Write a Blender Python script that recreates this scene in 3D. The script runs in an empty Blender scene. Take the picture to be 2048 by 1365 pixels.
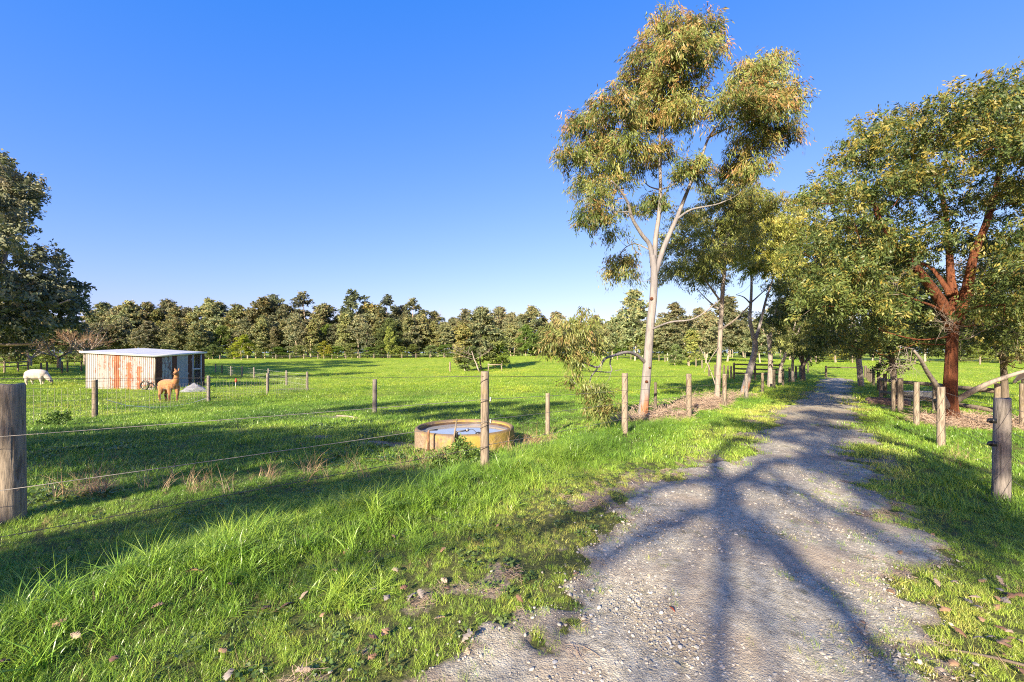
import bpy, math, random
import numpy as np
from mathutils import Vector, Matrix

# ------------------------------------------------------------------ camera, sky, sun, exposure
SC = bpy.context.scene
COL = SC.collection
FPX, HZ, EYE = 880.0, 708.0, 1.6          # focal length and horizon of the photograph in its own pixels, eye height
cam_d = bpy.data.cameras.new('camera'); cam = bpy.data.objects.new('camera', cam_d); COL.objects.link(cam)
cam.location = (0, 0, EYE); cam.rotation_euler = (math.radians(90), 0, 0)
cam_d.sensor_width = 36; cam_d.lens = FPX / 2048 * 36; cam_d.shift_y = (HZ - 682.5) / 2048
cam_d.clip_start = 0.05; cam_d.clip_end = 9000
SC.camera = cam
SUN_AZ, SUN_EL = math.radians(27), math.radians(22.5)     # shadows run away from the viewer, 27 degrees to the right
world = bpy.data.worlds.new('World'); SC.world = world; world.use_nodes = True
wn = world.node_tree.nodes; wl = world.node_tree.links
sky = wn.new('ShaderNodeTexSky'); sky.sky_type = 'NISHITA'; sky.sun_disc = False
sky.sun_elevation = SUN_EL; sky.sun_rotation = math.radians(180) + SUN_AZ
sky.altitude = 0; sky.air_density = 1.0; sky.dust_density = 1.0; sky.ozone_density = 3.0
grade = wn.new('ShaderNodeVectorMath'); grade.operation = 'MULTIPLY_ADD'; grade.inputs[1].default_value = (0.80, 0.55, 0.32); grade.inputs[2].default_value = (-0.36, 0.25, 2.55)   # one even colour balance for the whole sky
floor0 = wn.new('ShaderNodeVectorMath'); floor0.operation = 'MAXIMUM'
wl.new(sky.outputs[0], grade.inputs[0]); wl.new(grade.outputs[0], floor0.inputs[0]); wl.new(floor0.outputs[0], wn['Background'].inputs[0]); wn['Background'].inputs[1].default_value = 0.102
sun_d = bpy.data.lights.new('sun', 'SUN'); sun_d.energy = 5.0; sun_d.angle = math.radians(0.53); sun_d.color = (1.0, 0.88, 0.68)
sun = bpy.data.objects.new('sun', sun_d); COL.objects.link(sun)
LDIR = Vector((math.sin(SUN_AZ) * math.cos(SUN_EL), math.cos(SUN_AZ) * math.cos(SUN_EL), -math.sin(SUN_EL)))
sun.rotation_euler = LDIR.to_track_quat('-Z', 'Y').to_euler(); sun.location = (-20, -40, 30)
SC.view_settings.view_transform = 'Standard'; SC.view_settings.look = 'None'
SC.view_settings.exposure = 1.52; SC.view_settings.gamma = 1.0
SC.cycles.use_denoising = False; SC.cycles.filter_width = 1.1; SC.cycles.sample_clamp_indirect = 4.0; SC.cycles.max_bounces = 6; SC.cycles.transparent_max_bounces = 4

R = np.random.default_rng(7)
random.seed(7)

# ------------------------------------------------------------------ helpers
def PX(px, py, d):                        # a point of the place seen at that pixel, d metres ahead
    return np.array([(px - 1024) / FPX * d, d, EYE + (HZ - py) / FPX * d])
def tag(o, label=None, cat=None, group=None, kind=None):
    if label: o['label'] = label
    if cat: o['category'] = cat
    if group: o['group'] = group
    if kind: o['kind'] = kind
    return o
def link(o, parent=None):
    COL.objects.link(o)
    if parent is not None: o.parent = parent
    return o
def empty(name, loc, rz=0.0):
    o = bpy.data.objects.new(name, None); o.empty_display_size = 0.2
    o.location = loc; o.rotation_euler = (0, 0, rz); COL.objects.link(o); return o
def np_mesh(name, V, faces, mat=None, smooth=False, col=None):
    """V (n,3); faces = list of int arrays (m,3) or (m,4)"""
    me = bpy.data.meshes.new(name)
    V = np.asarray(V, dtype=np.float32)
    me.vertices.add(len(V)); me.vertices.foreach_set('co', V.ravel())
    fs = [np.asarray(f, dtype=np.int32) for f in faces if len(f)]
    tot = np.concatenate([np.full(len(f), f.shape[1], dtype=np.int32) for f in fs])
    idx = np.concatenate([f.ravel() for f in fs])
    start = np.concatenate([[0], np.cumsum(tot)[:-1]]).astype(np.int32)
    me.loops.add(len(idx)); me.loops.foreach_set('vertex_index', idx)
    me.polygons.add(len(tot)); me.polygons.foreach_set('loop_start', start)
    me.polygons.foreach_set('loop_total', tot)
    if smooth: me.polygons.foreach_set('use_smooth', np.ones(len(tot), dtype=bool))
    if col is not None:
        a = me.color_attributes.new('col', 'FLOAT_COLOR', 'POINT')
        c = np.ones((len(V), 4), dtype=np.float32); c[:, :3] = col
        a.data.foreach_set('color', c.ravel())
    me.update(calc_edges=True); me.validate()
    if mat: me.materials.append(mat)
    return me
class MB:
    """collects tubes and boxes into one mesh"""
    def __init__(s): s.V = []; s.Q = []; s.T = []; s.n = 0
    def add(s, V, Q=(), T=()):
        V = np.asarray(V, float); s.V.append(V)
        if len(Q): s.Q.append(np.asarray(Q) + s.n)
        if len(T): s.T.append(np.asarray(T) + s.n)
        s.n += len(V)
    def tube(s, pts, rad, k=6, cap=True):
        P = np.asarray(pts, float); n = len(P); rad = np.broadcast_to(np.asarray(rad, float), (n,))
        T = np.gradient(P, axis=0); T /= np.linalg.norm(T, axis=1, keepdims=True) + 1e-9
        up = np.array([0, 0, 1.0]) if abs(T[0][2]) < .9 else np.array([1.0, 0, 0])
        a = np.cross(T[0], up); a /= np.linalg.norm(a)
        A = np.zeros_like(P); A[0] = a
        for i in range(1, n):
            a = a - T[i] * np.dot(a, T[i]); a /= np.linalg.norm(a) + 1e-9; A[i] = a
        B = np.cross(T, A)
        th = np.arange(k) * 2 * np.pi / k
        V = P[:, None] + rad[:, None, None] * (np.cos(th)[None, :, None] * A[:, None] + np.sin(th)[None, :, None] * B[:, None])
        i = np.arange(n - 1)[:, None] * k; j = np.arange(k)[None]
        Q = np.stack([i + j, i + (j + 1) % k, i + k + (j + 1) % k, i + k + j], -1).reshape(-1, 4)
        V = V.reshape(-1, 3); Tn = []
        if cap:
            V = np.vstack([V, P[-1], P[0]]); c = n * k
            Tn = [((n - 1) * k + q, (n - 1) * k + (q + 1) % k, c) for q in range(k)] + [((q + 1) % k, q, c + 1) for q in range(k)]
        s.add(V, Q, Tn); return s
    def box(s, c, size, rz=0.0, M=None):
        x, y, z = np.asarray(size) / 2
        V = np.array([(a * x, b * y, e * z) for a in (-1, 1) for b in (-1, 1) for e in (-1, 1)], float)
        if M is not None: V = V @ np.asarray(M).T
        elif rz: V = V @ np.array([[math.cos(rz), math.sin(rz), 0], [-math.sin(rz), math.cos(rz), 0], [0, 0, 1]])
        s.add(V + np.asarray(c), [(0, 1, 3, 2), (4, 6, 7, 5), (0, 4, 5, 1), (2, 3, 7, 6), (0, 2, 6, 4), (1, 5, 7, 3)]); return s
    def beam(s, a, b, w, h):
        a = np.asarray(a, float); b = np.asarray(b, float); t = b - a; L = np.linalg.norm(t); t /= L
        up = np.array([0, 0, 1.0]) if abs(t[2]) < .95 else np.array([0, 1.0, 0])
        sd = np.cross(t, up); sd /= np.linalg.norm(sd); u2 = np.cross(sd, t)
        return s.box((a + b) / 2, (L, w, h), M=np.stack([t, sd, u2], 1))
    def lathe(s, prof, k=24, c=(0, 0, 0)):
        P = np.asarray(prof, float); n = len(P); th = np.arange(k) * 2 * np.pi / k
        V = np.stack([P[:, 0, None] * np.cos(th), P[:, 0, None] * np.sin(th), np.repeat(P[:, 1, None], k, 1)], -1).reshape(-1, 3)
        i = np.arange(n - 1)[:, None] * k; j = np.arange(k)[None]
        Q = np.stack([i + j, i + (j + 1) % k, i + k + (j + 1) % k, i + k + j], -1).reshape(-1, 4)
        s.add(V + np.asarray(c), Q); return s
    def mesh(s, name, mat, smooth=False, off=(0, 0, 0)):
        V = np.vstack(s.V) - np.asarray(off)
        f = []
        if s.Q: f.append(np.vstack(s.Q))
        if s.T: f.append(np.vstack(s.T))
        return np_mesh(name, V, f, mat, smooth)
    def obj(s, name, mat, parent=None, smooth=False, loc=(0, 0, 0)):
        """vertices are world points; loc = where the object's origin is put (the parent's place when it has a parent)"""
        off = np.asarray(loc, float)
        if parent is not None: off = off + np.asarray(parent.location)
        o = bpy.data.objects.new(name, s.mesh(name, mat, smooth, off)); o.location = loc
        return link(o, parent)
def rot2(a): return np.array([[math.cos(a), -math.sin(a)], [math.sin(a), math.cos(a)]])
def vnoise(x, y, seed=0, scale=1.0):      # cheap smooth value noise, vectorised, 0..1
    x = np.asarray(x, float) / scale + seed * 17.31; y = np.asarray(y, float) / scale + seed * 9.77
    xi = np.floor(x).astype(int); yi = np.floor(y).astype(int); fx = x - xi; fy = y - yi
    fx = fx * fx * (3 - 2 * fx); fy = fy * fy * (3 - 2 * fy)
    def h(a, b):
        n = (a * 374761393 + b * 668265263 + seed * 974634) & 0x7fffffff
        n = ((n ^ (n >> 13)) * 1274126177) & 0x7fffffff
        return ((n ^ (n >> 16)) & 0xffff) / 65535.0
    return (h(xi, yi) * (1 - fx) + h(xi + 1, yi) * fx) * (1 - fy) + (h(xi, yi + 1) * (1 - fx) + h(xi + 1, yi + 1) * fx) * fy
def sst(a, b, x): t = np.clip((x - a) / (b - a), 0, 1); return t * t * (3 - 2 * t)

# ------------------------------------------------------------------ terrain
LA = math.radians(37.3); DX, DY = math.sin(LA), math.cos(LA)      # the lane's direction; u across it (right +), v along it
def UV(x, y): return x * DY - y * DX, x * DX + y * DY
def XY(u, v): return u * DY + v * DX, -u * DX + v * DY
# every standing thing measured in the photograph: pixel of its foot, distance
POSTS = dict(  # px, y top, y foot, height m, diameter m
    strainer_l=(18, 768, 1040, 1.25, .225), wrapped=(970, 743, 942, 1.30, .112), p1250=(1250, 747, 868, 1.30, .13), p1377=(1377.5, 748, 838, 1.30, .15),
    p1448=(1449, 748, 812, 1.2, .15), p1493=(1493, 748, 800, 1.2, .15), p1525=(1525, 746, 788, 1.2, .15),
    strainer_r=(2003, 797, 1003, 1.3, .165), p1882=(1882, 774, 893, 1.2, .13), p1833=(1833, 765, 853, 1.2, .13), p1800=(1801, 757, 826, 1.2, .16),
    p190=(190, 760, 836, 1.2, .15), p417=(417, 752, 805, 1.2, .14), p535=(535, 747, 791, 1.2, .14), p614=(614.5, 744, 781, 1.2, .14),
    p750=(749.5, 759, 829, 1.2, .15))
CP = []
POST_AT = {}
for k_, (px, yt, yb, h, dm) in POSTS.items():
    d = FPX * h / (yb - yt); p = PX(px, yb, d); POST_AT[k_] = p; CP.append(p)
for px, py, d in ((1095, 870, 10.2), (1311, 819, 15), (337, 804, 20.6), (310, 780, 27.5), (170, 778, 27.5), (408, 770.5, 31.9), (75, 770, 29),
                  (573, 771, 35), (508, 760, 42), (462, 751, 55), (1285, 840, 12.3), (1435, 797, 19.5), (1905, 846, 12.7), (1652, 755, 46), (1725, 757, 46),
                  (930, 898, 8.8), (830, 897, 8.6), (970, 735, 72), (560, 717, 125), (250, 719, 128), (900, 714, 128), (1100, 712, 120), (1300, 716, 105), (1650, 724, 85), (2040, 738, 60),
                  (110, 735, 55), (0, 745, 45), (-300, 740, 60), (2400, 740, 60), (1350, 725, 70)):
    CP.append(PX(px, py, d))
for u, v, z in ((-.7, 0, 0), (-.7, 3, .0), (-.7, 6, -.04), (-.7, 10, -.14), (-.7, 15, -.27), (-.7, 22, -.47), (-.7, 30, -.62), (-.7, 45, -.78), (-2.4, 2.5, .03), (-2.4, 6, -.0), (-3.7, 1, .05), (-3.7, -5, .1),
                (1.6, 1, -.03), (1.6, 4.5, -.12), (3, 3, -.2), (-.7, -8, .08), (3, -8, 0), (6, 12, -.5), (-9, 0, .0), (-9, 6, -.15), (-20, -5, 0), (8, 30, -.75)):
    x, y = XY(u, v); CP.append(np.array([x, y, z]))
for x, y, z in ((0, 300, 2), (300, 300, 2), (-300, 300, 2), (300, 0, 0), (-300, 0, 0), (0, -200, 0), (0, 170, .6), (-130, 130, .4), (130, 110, .2)):
    CP.append(np.array([x, y, z], float))
CP = np.array(CP)
def _tps_fit():
    X = CP[:, :2] / 10; n = len(X)
    d2 = ((X[:, None] - X[None]) ** 2).sum(-1); K = .5 * d2 * np.log(d2 + 1e-9) + .05 * np.eye(n)
    P = np.hstack([np.ones((n, 1)), X]); A = np.block([[K, P], [P.T, np.zeros((3, 3))]])
    return np.linalg.solve(A, np.concatenate([CP[:, 2], np.zeros(3)])), X
_W, _TX = _tps_fit()
def zt(x, y):
    x = np.asarray(x, float); y = np.asarray(y, float); sh = np.broadcast(x, y).shape
    x = np.broadcast_to(x, sh).ravel(); y = np.broadcast_to(y, sh).ravel(); out = np.empty(len(x))
    for s in range(0, len(x), 40000):
        q = np.stack([x[s:s + 40000], y[s:s + 40000]], 1) / 10
        d2 = ((q[:, None] - _TX[None]) ** 2).sum(-1)
        out[s:s + 40000] = (.5 * d2 * np.log(d2 + 1e-9)) @ _W[:-3] + _W[-3] + q @ _W[-2:]
    u, v = UV(x, y)
    tr = 1 - sst(.9, 1.6, np.abs(u + .72))                                        # the track: two shallow wheel ruts
    out += -tr * .022 * (np.exp(-((u + 1.3) / .22) ** 2) + np.exp(-((u + .1) / .22) ** 2)) * (v > -6)
    near = np.exp(-(x ** 2 + y ** 2) / 900)
    out += (1 - tr * .7) * near * (.05 * (vnoise(x, y, 3, .8) - .5) + .03 * (vnoise(x, y, 4, .3) - .5)) + .10 * (1 - tr) * (1 - np.exp(-(y / 25) ** 2)) * (vnoise(x, y, 5, 5.) - .5)
    out += .10 * np.exp(-((u + 3.55) / .35) ** 2) * sst(14, 5, v)                   # low bank under the left fence
    return out.reshape(sh) if sh else float(out[0])
def ground(x, y): return np.array([x, y, zt(x, y)])
def drop(px, py, d): p = PX(px, py, d); p[2] = zt(p[0], p[1]); return p

# ------------------------------------------------------------------ materials
def newmat(name):
    m = bpy.data.materials.new(name); m.use_nodes = True; nt = m.node_tree
    return m, nt.nodes, nt.links, nt.nodes['Principled BSDF']
class NB:
    """small node-graph helper"""
    def __init__(s, m): s.nt = m.node_tree; s.n = m.node_tree.nodes; s.l = m.node_tree.links
    def node(s, t, **kw):
        x = s.n.new(t)
        for k, v in kw.items(): setattr(x, k, v)
        return x
    def put(s, inp, v):
        if hasattr(v, 'is_linked'): s.l.new(v, inp)
        else: inp.default_value = v
    def coord(s, which='Object', scale=(1, 1, 1)):
        tc = s.node('ShaderNodeTexCoord'); mp = s.node('ShaderNodeMapping'); mp.inputs['Scale'].default_value = scale
        s.l.new(tc.outputs[which], mp.inputs[0]); return mp.outputs[0]
    def noise(s, vec, scale, detail=4, rough=.55, dist=0.0):
        x = s.node('ShaderNodeTexNoise'); s.l.new(vec, x.inputs['Vector'])
        x.inputs['Scale'].default_value = scale; x.inputs['Detail'].default_value = detail; x.inputs['Roughness'].default_value = rough; x.inputs['Distortion'].default_value = dist
        return x.outputs['Fac']
    def ramp(s, fac, stops, interp='LINEAR'):
        x = s.node('ShaderNodeValToRGB'); s.put(x.inputs[0], fac); e = x.color_ramp.elements; x.color_ramp.interpolation = interp
        while len(e) < len(stops): e.new(.5)
        for el, (p, c) in zip(e, stops):
            el.position = p; el.color = (*c, 1) if len(c) == 3 else c
        return x.outputs[0]
    def mr(s, fac, a, b, c=0.0, d=1.0):
        x = s.node('ShaderNodeMapRange', interpolation_type='SMOOTHSTEP'); s.put(x.inputs[0], fac)
        for i, v in enumerate((a, b, c, d)): s.put(x.inputs[i + 1], v)
        return x.outputs[0]
    def mix(s, fac, a, b, mode='MIX'):
        x = s.node('ShaderNodeMix', data_type='RGBA', blend_type=mode); s.put(x.inputs[0], fac)
        for i, v in ((6, a), (7, b)):
            s.put(x.inputs[i], v if hasattr(v, 'is_linked') or len(v) == 4 else (*v, 1))
        return x.outputs[2]
    def math(s, op, a, b=0.0):
        x = s.node('ShaderNodeMath', operation=op); s.put(x.inputs[0], a); s.put(x.inputs[1], b); return x.outputs[0]
    def attr(s, name, typ='GEOMETRY', out='Color'):
        x = s.node('ShaderNodeAttribute', attribute_type=typ, attribute_name=name); return x.outputs[out]
    def bump(s, h, strength=.5, dist=.02):
        x = s.node('ShaderNodeBump'); s.put(x.inputs['Height'], h); x.inputs['Strength'].default_value = strength; x.inputs['Distance'].default_value = dist; return x.outputs[0]
def plain(name, rgb, rough=.7, metal=0.0, var=.25, scale=8.0, bump=.0):
    m, n, l, p = newmat(name); b = NB(m); v = b.coord()
    f = b.noise(v, scale, 5)
    c = b.ramp(f, [(.25, [max(0, q * (1 - var)) for q in rgb]), (.75, [min(1, q * (1 + var)) for q in rgb])])
    l.new(c, p.inputs['Base Color']); p.inputs['Roughness'].default_value = rough; p.inputs['Metallic'].default_value = metal
    if bump: l.new(b.bump(b.noise(v, scale * 4, 6), bump, .01), p.inputs['Normal'])
    return m
def wood(name, light, dark, tint, tintamt=.4):
    m, n, l, p = newmat(name); b = NB(m)
    v = b.coord('Object', (1, 1, .12)); w = b.coord('Object', (1, 1, 1)); r = b.node('ShaderNodeObjectInfo').outputs['Random']
    ad = b.node('ShaderNodeVectorMath', operation='ADD'); l.new(v, ad.inputs[0]); l.new(r, ad.inputs[1]); v = ad.outputs[0]
    g = b.noise(v, 45, 6, .65); big = b.noise(w, 3.5, 4); st = b.noise(v, 14, 3)
    c = b.ramp(g, [(.3, dark), (.55, light), (.8, [min(1, q * 1.25) for q in light])])
    c = b.mix(b.math('MULTIPLY', b.mr(big, .48, .68), tintamt), c, tint)
    c = b.mix(b.math('MULTIPLY', b.mr(st, .60, .70), .65), c, [q * .35 for q in dark])
    c = b.mix(b.math('MULTIPLY', r, .3), c, [q * .7 for q in light])
    l.new(c, p.inputs['Base Color']); p.inputs['Roughness'].default_value = .85; p.inputs['Specular IOR Level'].default_value = .2
    h = b.math('ADD', g, b.math('MULTIPLY', b.mr(st, .58, .68), -1.2))
    l.new(b.bump(h, .7, .012), p.inputs['Normal']); return m
def leafmat(name, trans=.2, rough=.45, gain=1.0):
    m, n, l, p = newmat(name); b = NB(m); c = b.attr('col')
    if gain != 1: c = b.mix(1.0, c, (gain, gain, gain), 'MULTIPLY')
    l.new(c, p.inputs['Base Color']); p.inputs['Roughness'].default_value = rough; p.inputs['Specular IOR Level'].default_value = .3
    t = b.node('ShaderNodeBsdfTranslucent'); hs = b.node('ShaderNodeHueSaturation'); hs.inputs['Saturation'].default_value = 1.15; hs.inputs['Value'].default_value = 1.25
    l.new(c, hs.inputs['Color']); l.new(hs.outputs[0], t.inputs[0])
    mx = b.node('ShaderNodeMixShader'); mx.inputs[0].default_value = trans
    l.new(p.outputs[0], mx.inputs[1]); l.new(t.outputs[0], mx.inputs[2]); l.new(mx.outputs[0], n['Material Output'].inputs[0]); return m
def bark(name, base, streak, patch, patch_amt=.5, low=None, lowh=1.2, rough=.9, depth=.03):
    m, n, l, p = newmat(name); b = NB(m); v = b.coord('Object', (1, 1, .18)); w = b.coord('Object')
    g = b.noise(v, 16, 6, .65); big = b.noise(v, 3.2, 4)
    c = b.ramp(g, [(.3, streak), (.52, base), (.8, [min(1, q * 1.15) for q in base])])
    c = b.mix(b.math('MULTIPLY', b.mr(big, .5, .62), patch_amt), c, patch)
    if low:
        sp = b.node('ShaderNodeSeparateXYZ'); l.new(w, sp.inputs[0])
        k = b.math('MULTIPLY', b.mr(sp.outputs[2], lowh, lowh * .3), b.mr(b.noise(v, 5, 3), .44, .56))
        c = b.mix(k, c, low)
    l.new(c, p.inputs['Base Color']); p.inputs['Roughness'].default_value = .8; p.inputs['Specular IOR Level'].default_value = .25
    l.new(b.bump(g, rough, depth), p.inputs['Normal']); return m
def bladesmat(name, cols, trans=.2, rough=.4):
    """cols: colours the instancer's tint runs through"""
    m, n, l, p = newmat(name); b = NB(m)
    t = b.attr('tint', 'INSTANCER', 'Fac'); rr = b.node('ShaderNodeObjectInfo').outputs['Random']
    c = b.ramp(t, [(i / (len(cols) - 1), q) for i, q in enumerate(cols)])
    k = b.attr('col'); c = b.mix(1.0, c, k, 'MULTIPLY')
    c = b.mix(b.math('MULTIPLY', rr, .2), c, (.22, .28, .05))
    l.new(c, p.inputs['Base Color']); p.inputs['Roughness'].default_value = rough; p.inputs['Specular IOR Level'].default_value = .35
    tr = b.node('ShaderNodeBsdfTranslucent'); hs = b.node('ShaderNodeHueSaturation'); hs.inputs['Value'].default_value = 1.3
    l.new(c, hs.inputs['Color']); l.new(hs.outputs[0], tr.inputs[0])
    mx = b.node('ShaderNodeMixShader'); mx.inputs[0].default_value = trans
    l.new(p.outputs[0], mx.inputs[1]); l.new(tr.outputs[0], mx.inputs[2]); l.new(mx.outputs[0], n['Material Output'].inputs[0]); return m

M = {}
M['post'] = wood('weathered_post_wood', (.25, .20, .15), (.075, .055, .04), (.20, .16, .045), .35)
M['post_pale'] = wood('pale_post_wood', (.29, .235, .175), (.09, .068, .05), (.2, .165, .11), .3)
M['post_grey'] = wood('grey_post_wood', (.23, .20, .175), (.075, .065, .055), (.16, .135, .1), .3)
M['post_dark'] = wood('dark_post_wood', (.14, .115, .085), (.04, .032, .025), (.12, .11, .05), .3)
M['wire'] = plain('galvanised_wire', (.30, .27, .24), .5, .6, .3, 30)
M['rustwire'] = plain('dark_barbed_wire', (.13, .11, .10), .6, .5, .4, 30)
M['poly'] = plain('white_electric_rope', (.75, .74, .70), .6, 0, .1, 20)
M['black_plastic'] = plain('black_plastic', (.025, .025, .025), .4)
M['white_plastic'] = plain('white_porcelain', (.4, .4, .39), .3, 0, .05)
M['rusty'] = plain('rusty_steel', (.22, .11, .06), .7, .3, .5, 20, .4)
M['leaf'] = leafmat('gum_leaves')
M['farleaf'] = leafmat('distant_leaves', .15, .6)
def vary(m):                                                   # every tree its own shade of green
    b = NB(m); p = m.node_tree.nodes['Principled BSDF']; src = p.inputs['Base Color'].links[0].from_socket; r = b.node('ShaderNodeObjectInfo').outputs['Random']
    hs = b.node('ShaderNodeHueSaturation'); b.put(hs.inputs['Hue'], b.mr(r, 0, 1, .49, .53)); b.put(hs.inputs['Value'], b.mr(b.math('FRACT', b.math('MULTIPLY', r, 7.3)), 0, 1, .7, 1.25)); b.put(hs.inputs['Saturation'], b.mr(b.math('FRACT', b.math('MULTIPLY', r, 3.1)), 0, 1, .9, 1.15)); b.l.new(src, hs.inputs['Color']); b.l.new(hs.outputs[0], p.inputs['Base Color'])
vary(M['farleaf'])
M['gum_bark'] = bark('smooth_gum_bark', (.235, .21, .197), (.13, .115, .11), (.165, .155, .165), .75, (.33, .13, .05), .9)
M['gum_grey'] = bark('grey_gum_bark', (.27, .225, .19), (.12, .10, .085), (.33, .27, .22), .5)
M['red_bark'] = bark('red_brown_bark', (.16, .055, .025), (.022, .009, .007), (.36, .135, .05), .5, None, 1.2, 1.0, .09)
M['dark_bark'] = bark('dark_rough_bark', (.13, .10, .075), (.05, .038, .03), (.2, .15, .11), .4)
M['far_bark'] = bark('pale_distant_bark', (.40, .33, .26), (.22, .16, .12), (.36, .2, .12), .4)
M['dead'] = bark('bleached_dead_wood', (.29, .24, .20), (.14, .11, .09), (.34, .29, .24), .4)
M['twig'] = plain('winter_twigs', (.30, .18, .10), .8, 0, .4, 2)

# ------------------------------------------------------------------ the ground sheet
def axis(n, s, k, c): t = np.linspace(-1, 1, n); return c + s * np.sinh(k * t)
def ground_mat():
    m, n, l, p = newmat('paddock_ground'); b = NB(m); w = b.coord('Object')
    mask = b.attr('col'); sp = b.node('ShaderNodeSeparateColor'); l.new(mask, sp.inputs[0])
    dirt, dry, far = sp.outputs[0], sp.outputs[1], sp.outputs[2]
    n1 = b.noise(w, 1.1, 5); n2 = b.noise(w, 9, 5); n3 = b.noise(w, 60, 5, .7)
    thatch = b.ramp(n3, [(.25, (.045, .045, .018)), (.5, (.10, .11, .035)), (.8, (.21, .19, .085))])
    lawn = b.ramp(n1, [(.3, (.20, .29, .03)), (.5, (.29, .38, .04)), (.7, (.38, .42, .07))])
    lawn = b.mix(b.math('MULTIPLY', n2, .5), lawn, (.11, .18, .025))
    c = b.mix(far, thatch, lawn)
    soil = b.ramp(b.math('ADD', b.math('MULTIPLY', n2, .5), b.math('MULTIPLY', n3, .5)), [(.3, (.09, .065, .045)), (.5, (.26, .20, .145)), (.72, (.40, .33, .25))])
    dm = b.mr(b.math('ADD', dirt, b.math('MULTIPLY', b.math('SUBTRACT', n2, .5), .7)), .4, .6)
    c = b.mix(dm, c, soil)
    straw = b.ramp(n3, [(.3, (.17, .10, .06)), (.6, (.36, .26, .17))])
    c = b.mix(b.mr(b.math('ADD', dry, b.math('MULTIPLY', b.math('SUBTRACT', n2, .5), .8)), .4, .7), c, straw)
    l.new(c, p.inputs['Base Color']); p.inputs['Roughness'].default_value = .95; p.inputs['Specular IOR Level'].default_value = .1
    l.new(b.bump(b.math('ADD', n3, b.math('MULTIPLY', n2, 1.5)), .8, .03), p.inputs['Normal']); return m
def trackmask(x, y, soft=True):           # 1 on the gravel, 0 on the grass, ragged edges
    u, v = UV(np.asarray(x, float), np.asarray(y, float))
    nz = (vnoise(x, y, 11, .55) - .5) * .5 + (vnoise(x, y, 12, 1.7) - .5) * .7
    dl = u + 1.68 + nz; dr = .18 + .15 * sst(6, 2, v) - u + nz
    nz2 = (vnoise(x, y, 17, .22) - .5) * .35 + (vnoise(x, y, 18, .09) - .5) * .2; e = np.minimum(dl, dr) + nz2
    e = e - .55 * np.exp(-((u + .68) / .28) ** 2) * sst(10, 16, v) * sst(.42, .62, vnoise(x * .5, y * .5, 13, 1.1))
    return sst(-.22, .22, e) * sst(58, 54, v)
def pxy(px, py, d): q = PX(px, py, d); return q[0], q[1]
DIRTS = [(*pxy(775, 890, 8.8), .7, .4), (*pxy(660, 840, 14), .9, .5), (*pxy(590, 780, 30), 1.5, 1.0), (*pxy(1060, 890, 8.9), .55, .5), (*pxy(640, 885, 9.3), .4, .2), (*pxy(1000, 1190, 3.1), .05, .05)]
DRYS = [(*pxy(1340, 830, 12.8), .8, .4), (*pxy(1430, 808, 17), 1.1, .6), (*pxy(1290, 840, 12.1), .6, .4), (*pxy(1960, 825, 13.2), 1.6, .9), (*pxy(1905, 845, 12.7), 1.4, 1.0), (*pxy(1790, 815, 17), 1.2, .9), (*pxy(1080, 885, 9), .35, .3), (*pxy(860, 955, 5.9), .35, .25), (*pxy(180, 960, 5.2), .3, .25)]
def blobs(L, x, y):
    o = np.zeros(np.shape(x))
    for cx, cy, rx, ry in L:
        o = np.maximum(o, np.exp(-(((x - cx) / rx) ** 2 + ((y - cy) / ry) ** 2) ** 1.4))
    return o
def masks(x, y):
    u, v = UV(x, y); t = trackmask(x, y)
    fringe = np.maximum(sst(-2.75, -1.75, u) * (u < -.7), sst(1.0, .2, u) * (u > -.7)) * sst(60, 40, v)
    dirt = np.maximum(t, fringe ** .7 * sst(.38, .70, vnoise(x, y, 14, .45) * .6 + vnoise(x, y, 15, .16) * .4))
    dirt = np.maximum(dirt, blobs(DIRTS, x, y))
    return t, dirt, blobs(DRYS, x, y)
def build_ground():
    xs = axis(430, 3.0, 5.3, 1.0); ys = axis(430, 3.0, 5.3, 5.0)
    X, Y = np.meshgrid(xs, ys); Z = zt(X, Y); n = 430
    i = np.arange(n - 1)[:, None] * n; j = np.arange(n - 1)[None]
    Q = np.stack([i + j, i + j + 1, i + n + j + 1, i + n + j], -1).reshape(-1, 4)
    x, y = X.ravel(), Y.ravel(); t, dirt, dry = masks(x, y)
    far = sst(6, 40, np.hypot(x, y))
    me = np_mesh('ground', np.stack([x, y, Z.ravel()], 1), [Q], ground_mat(), True, np.stack([dirt, dry, far], 1))
    o = link(bpy.data.objects.new('ground', me)); tag(o, 'green grassy paddock ground on both sides of the track', kind='structure')
build_ground()
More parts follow.
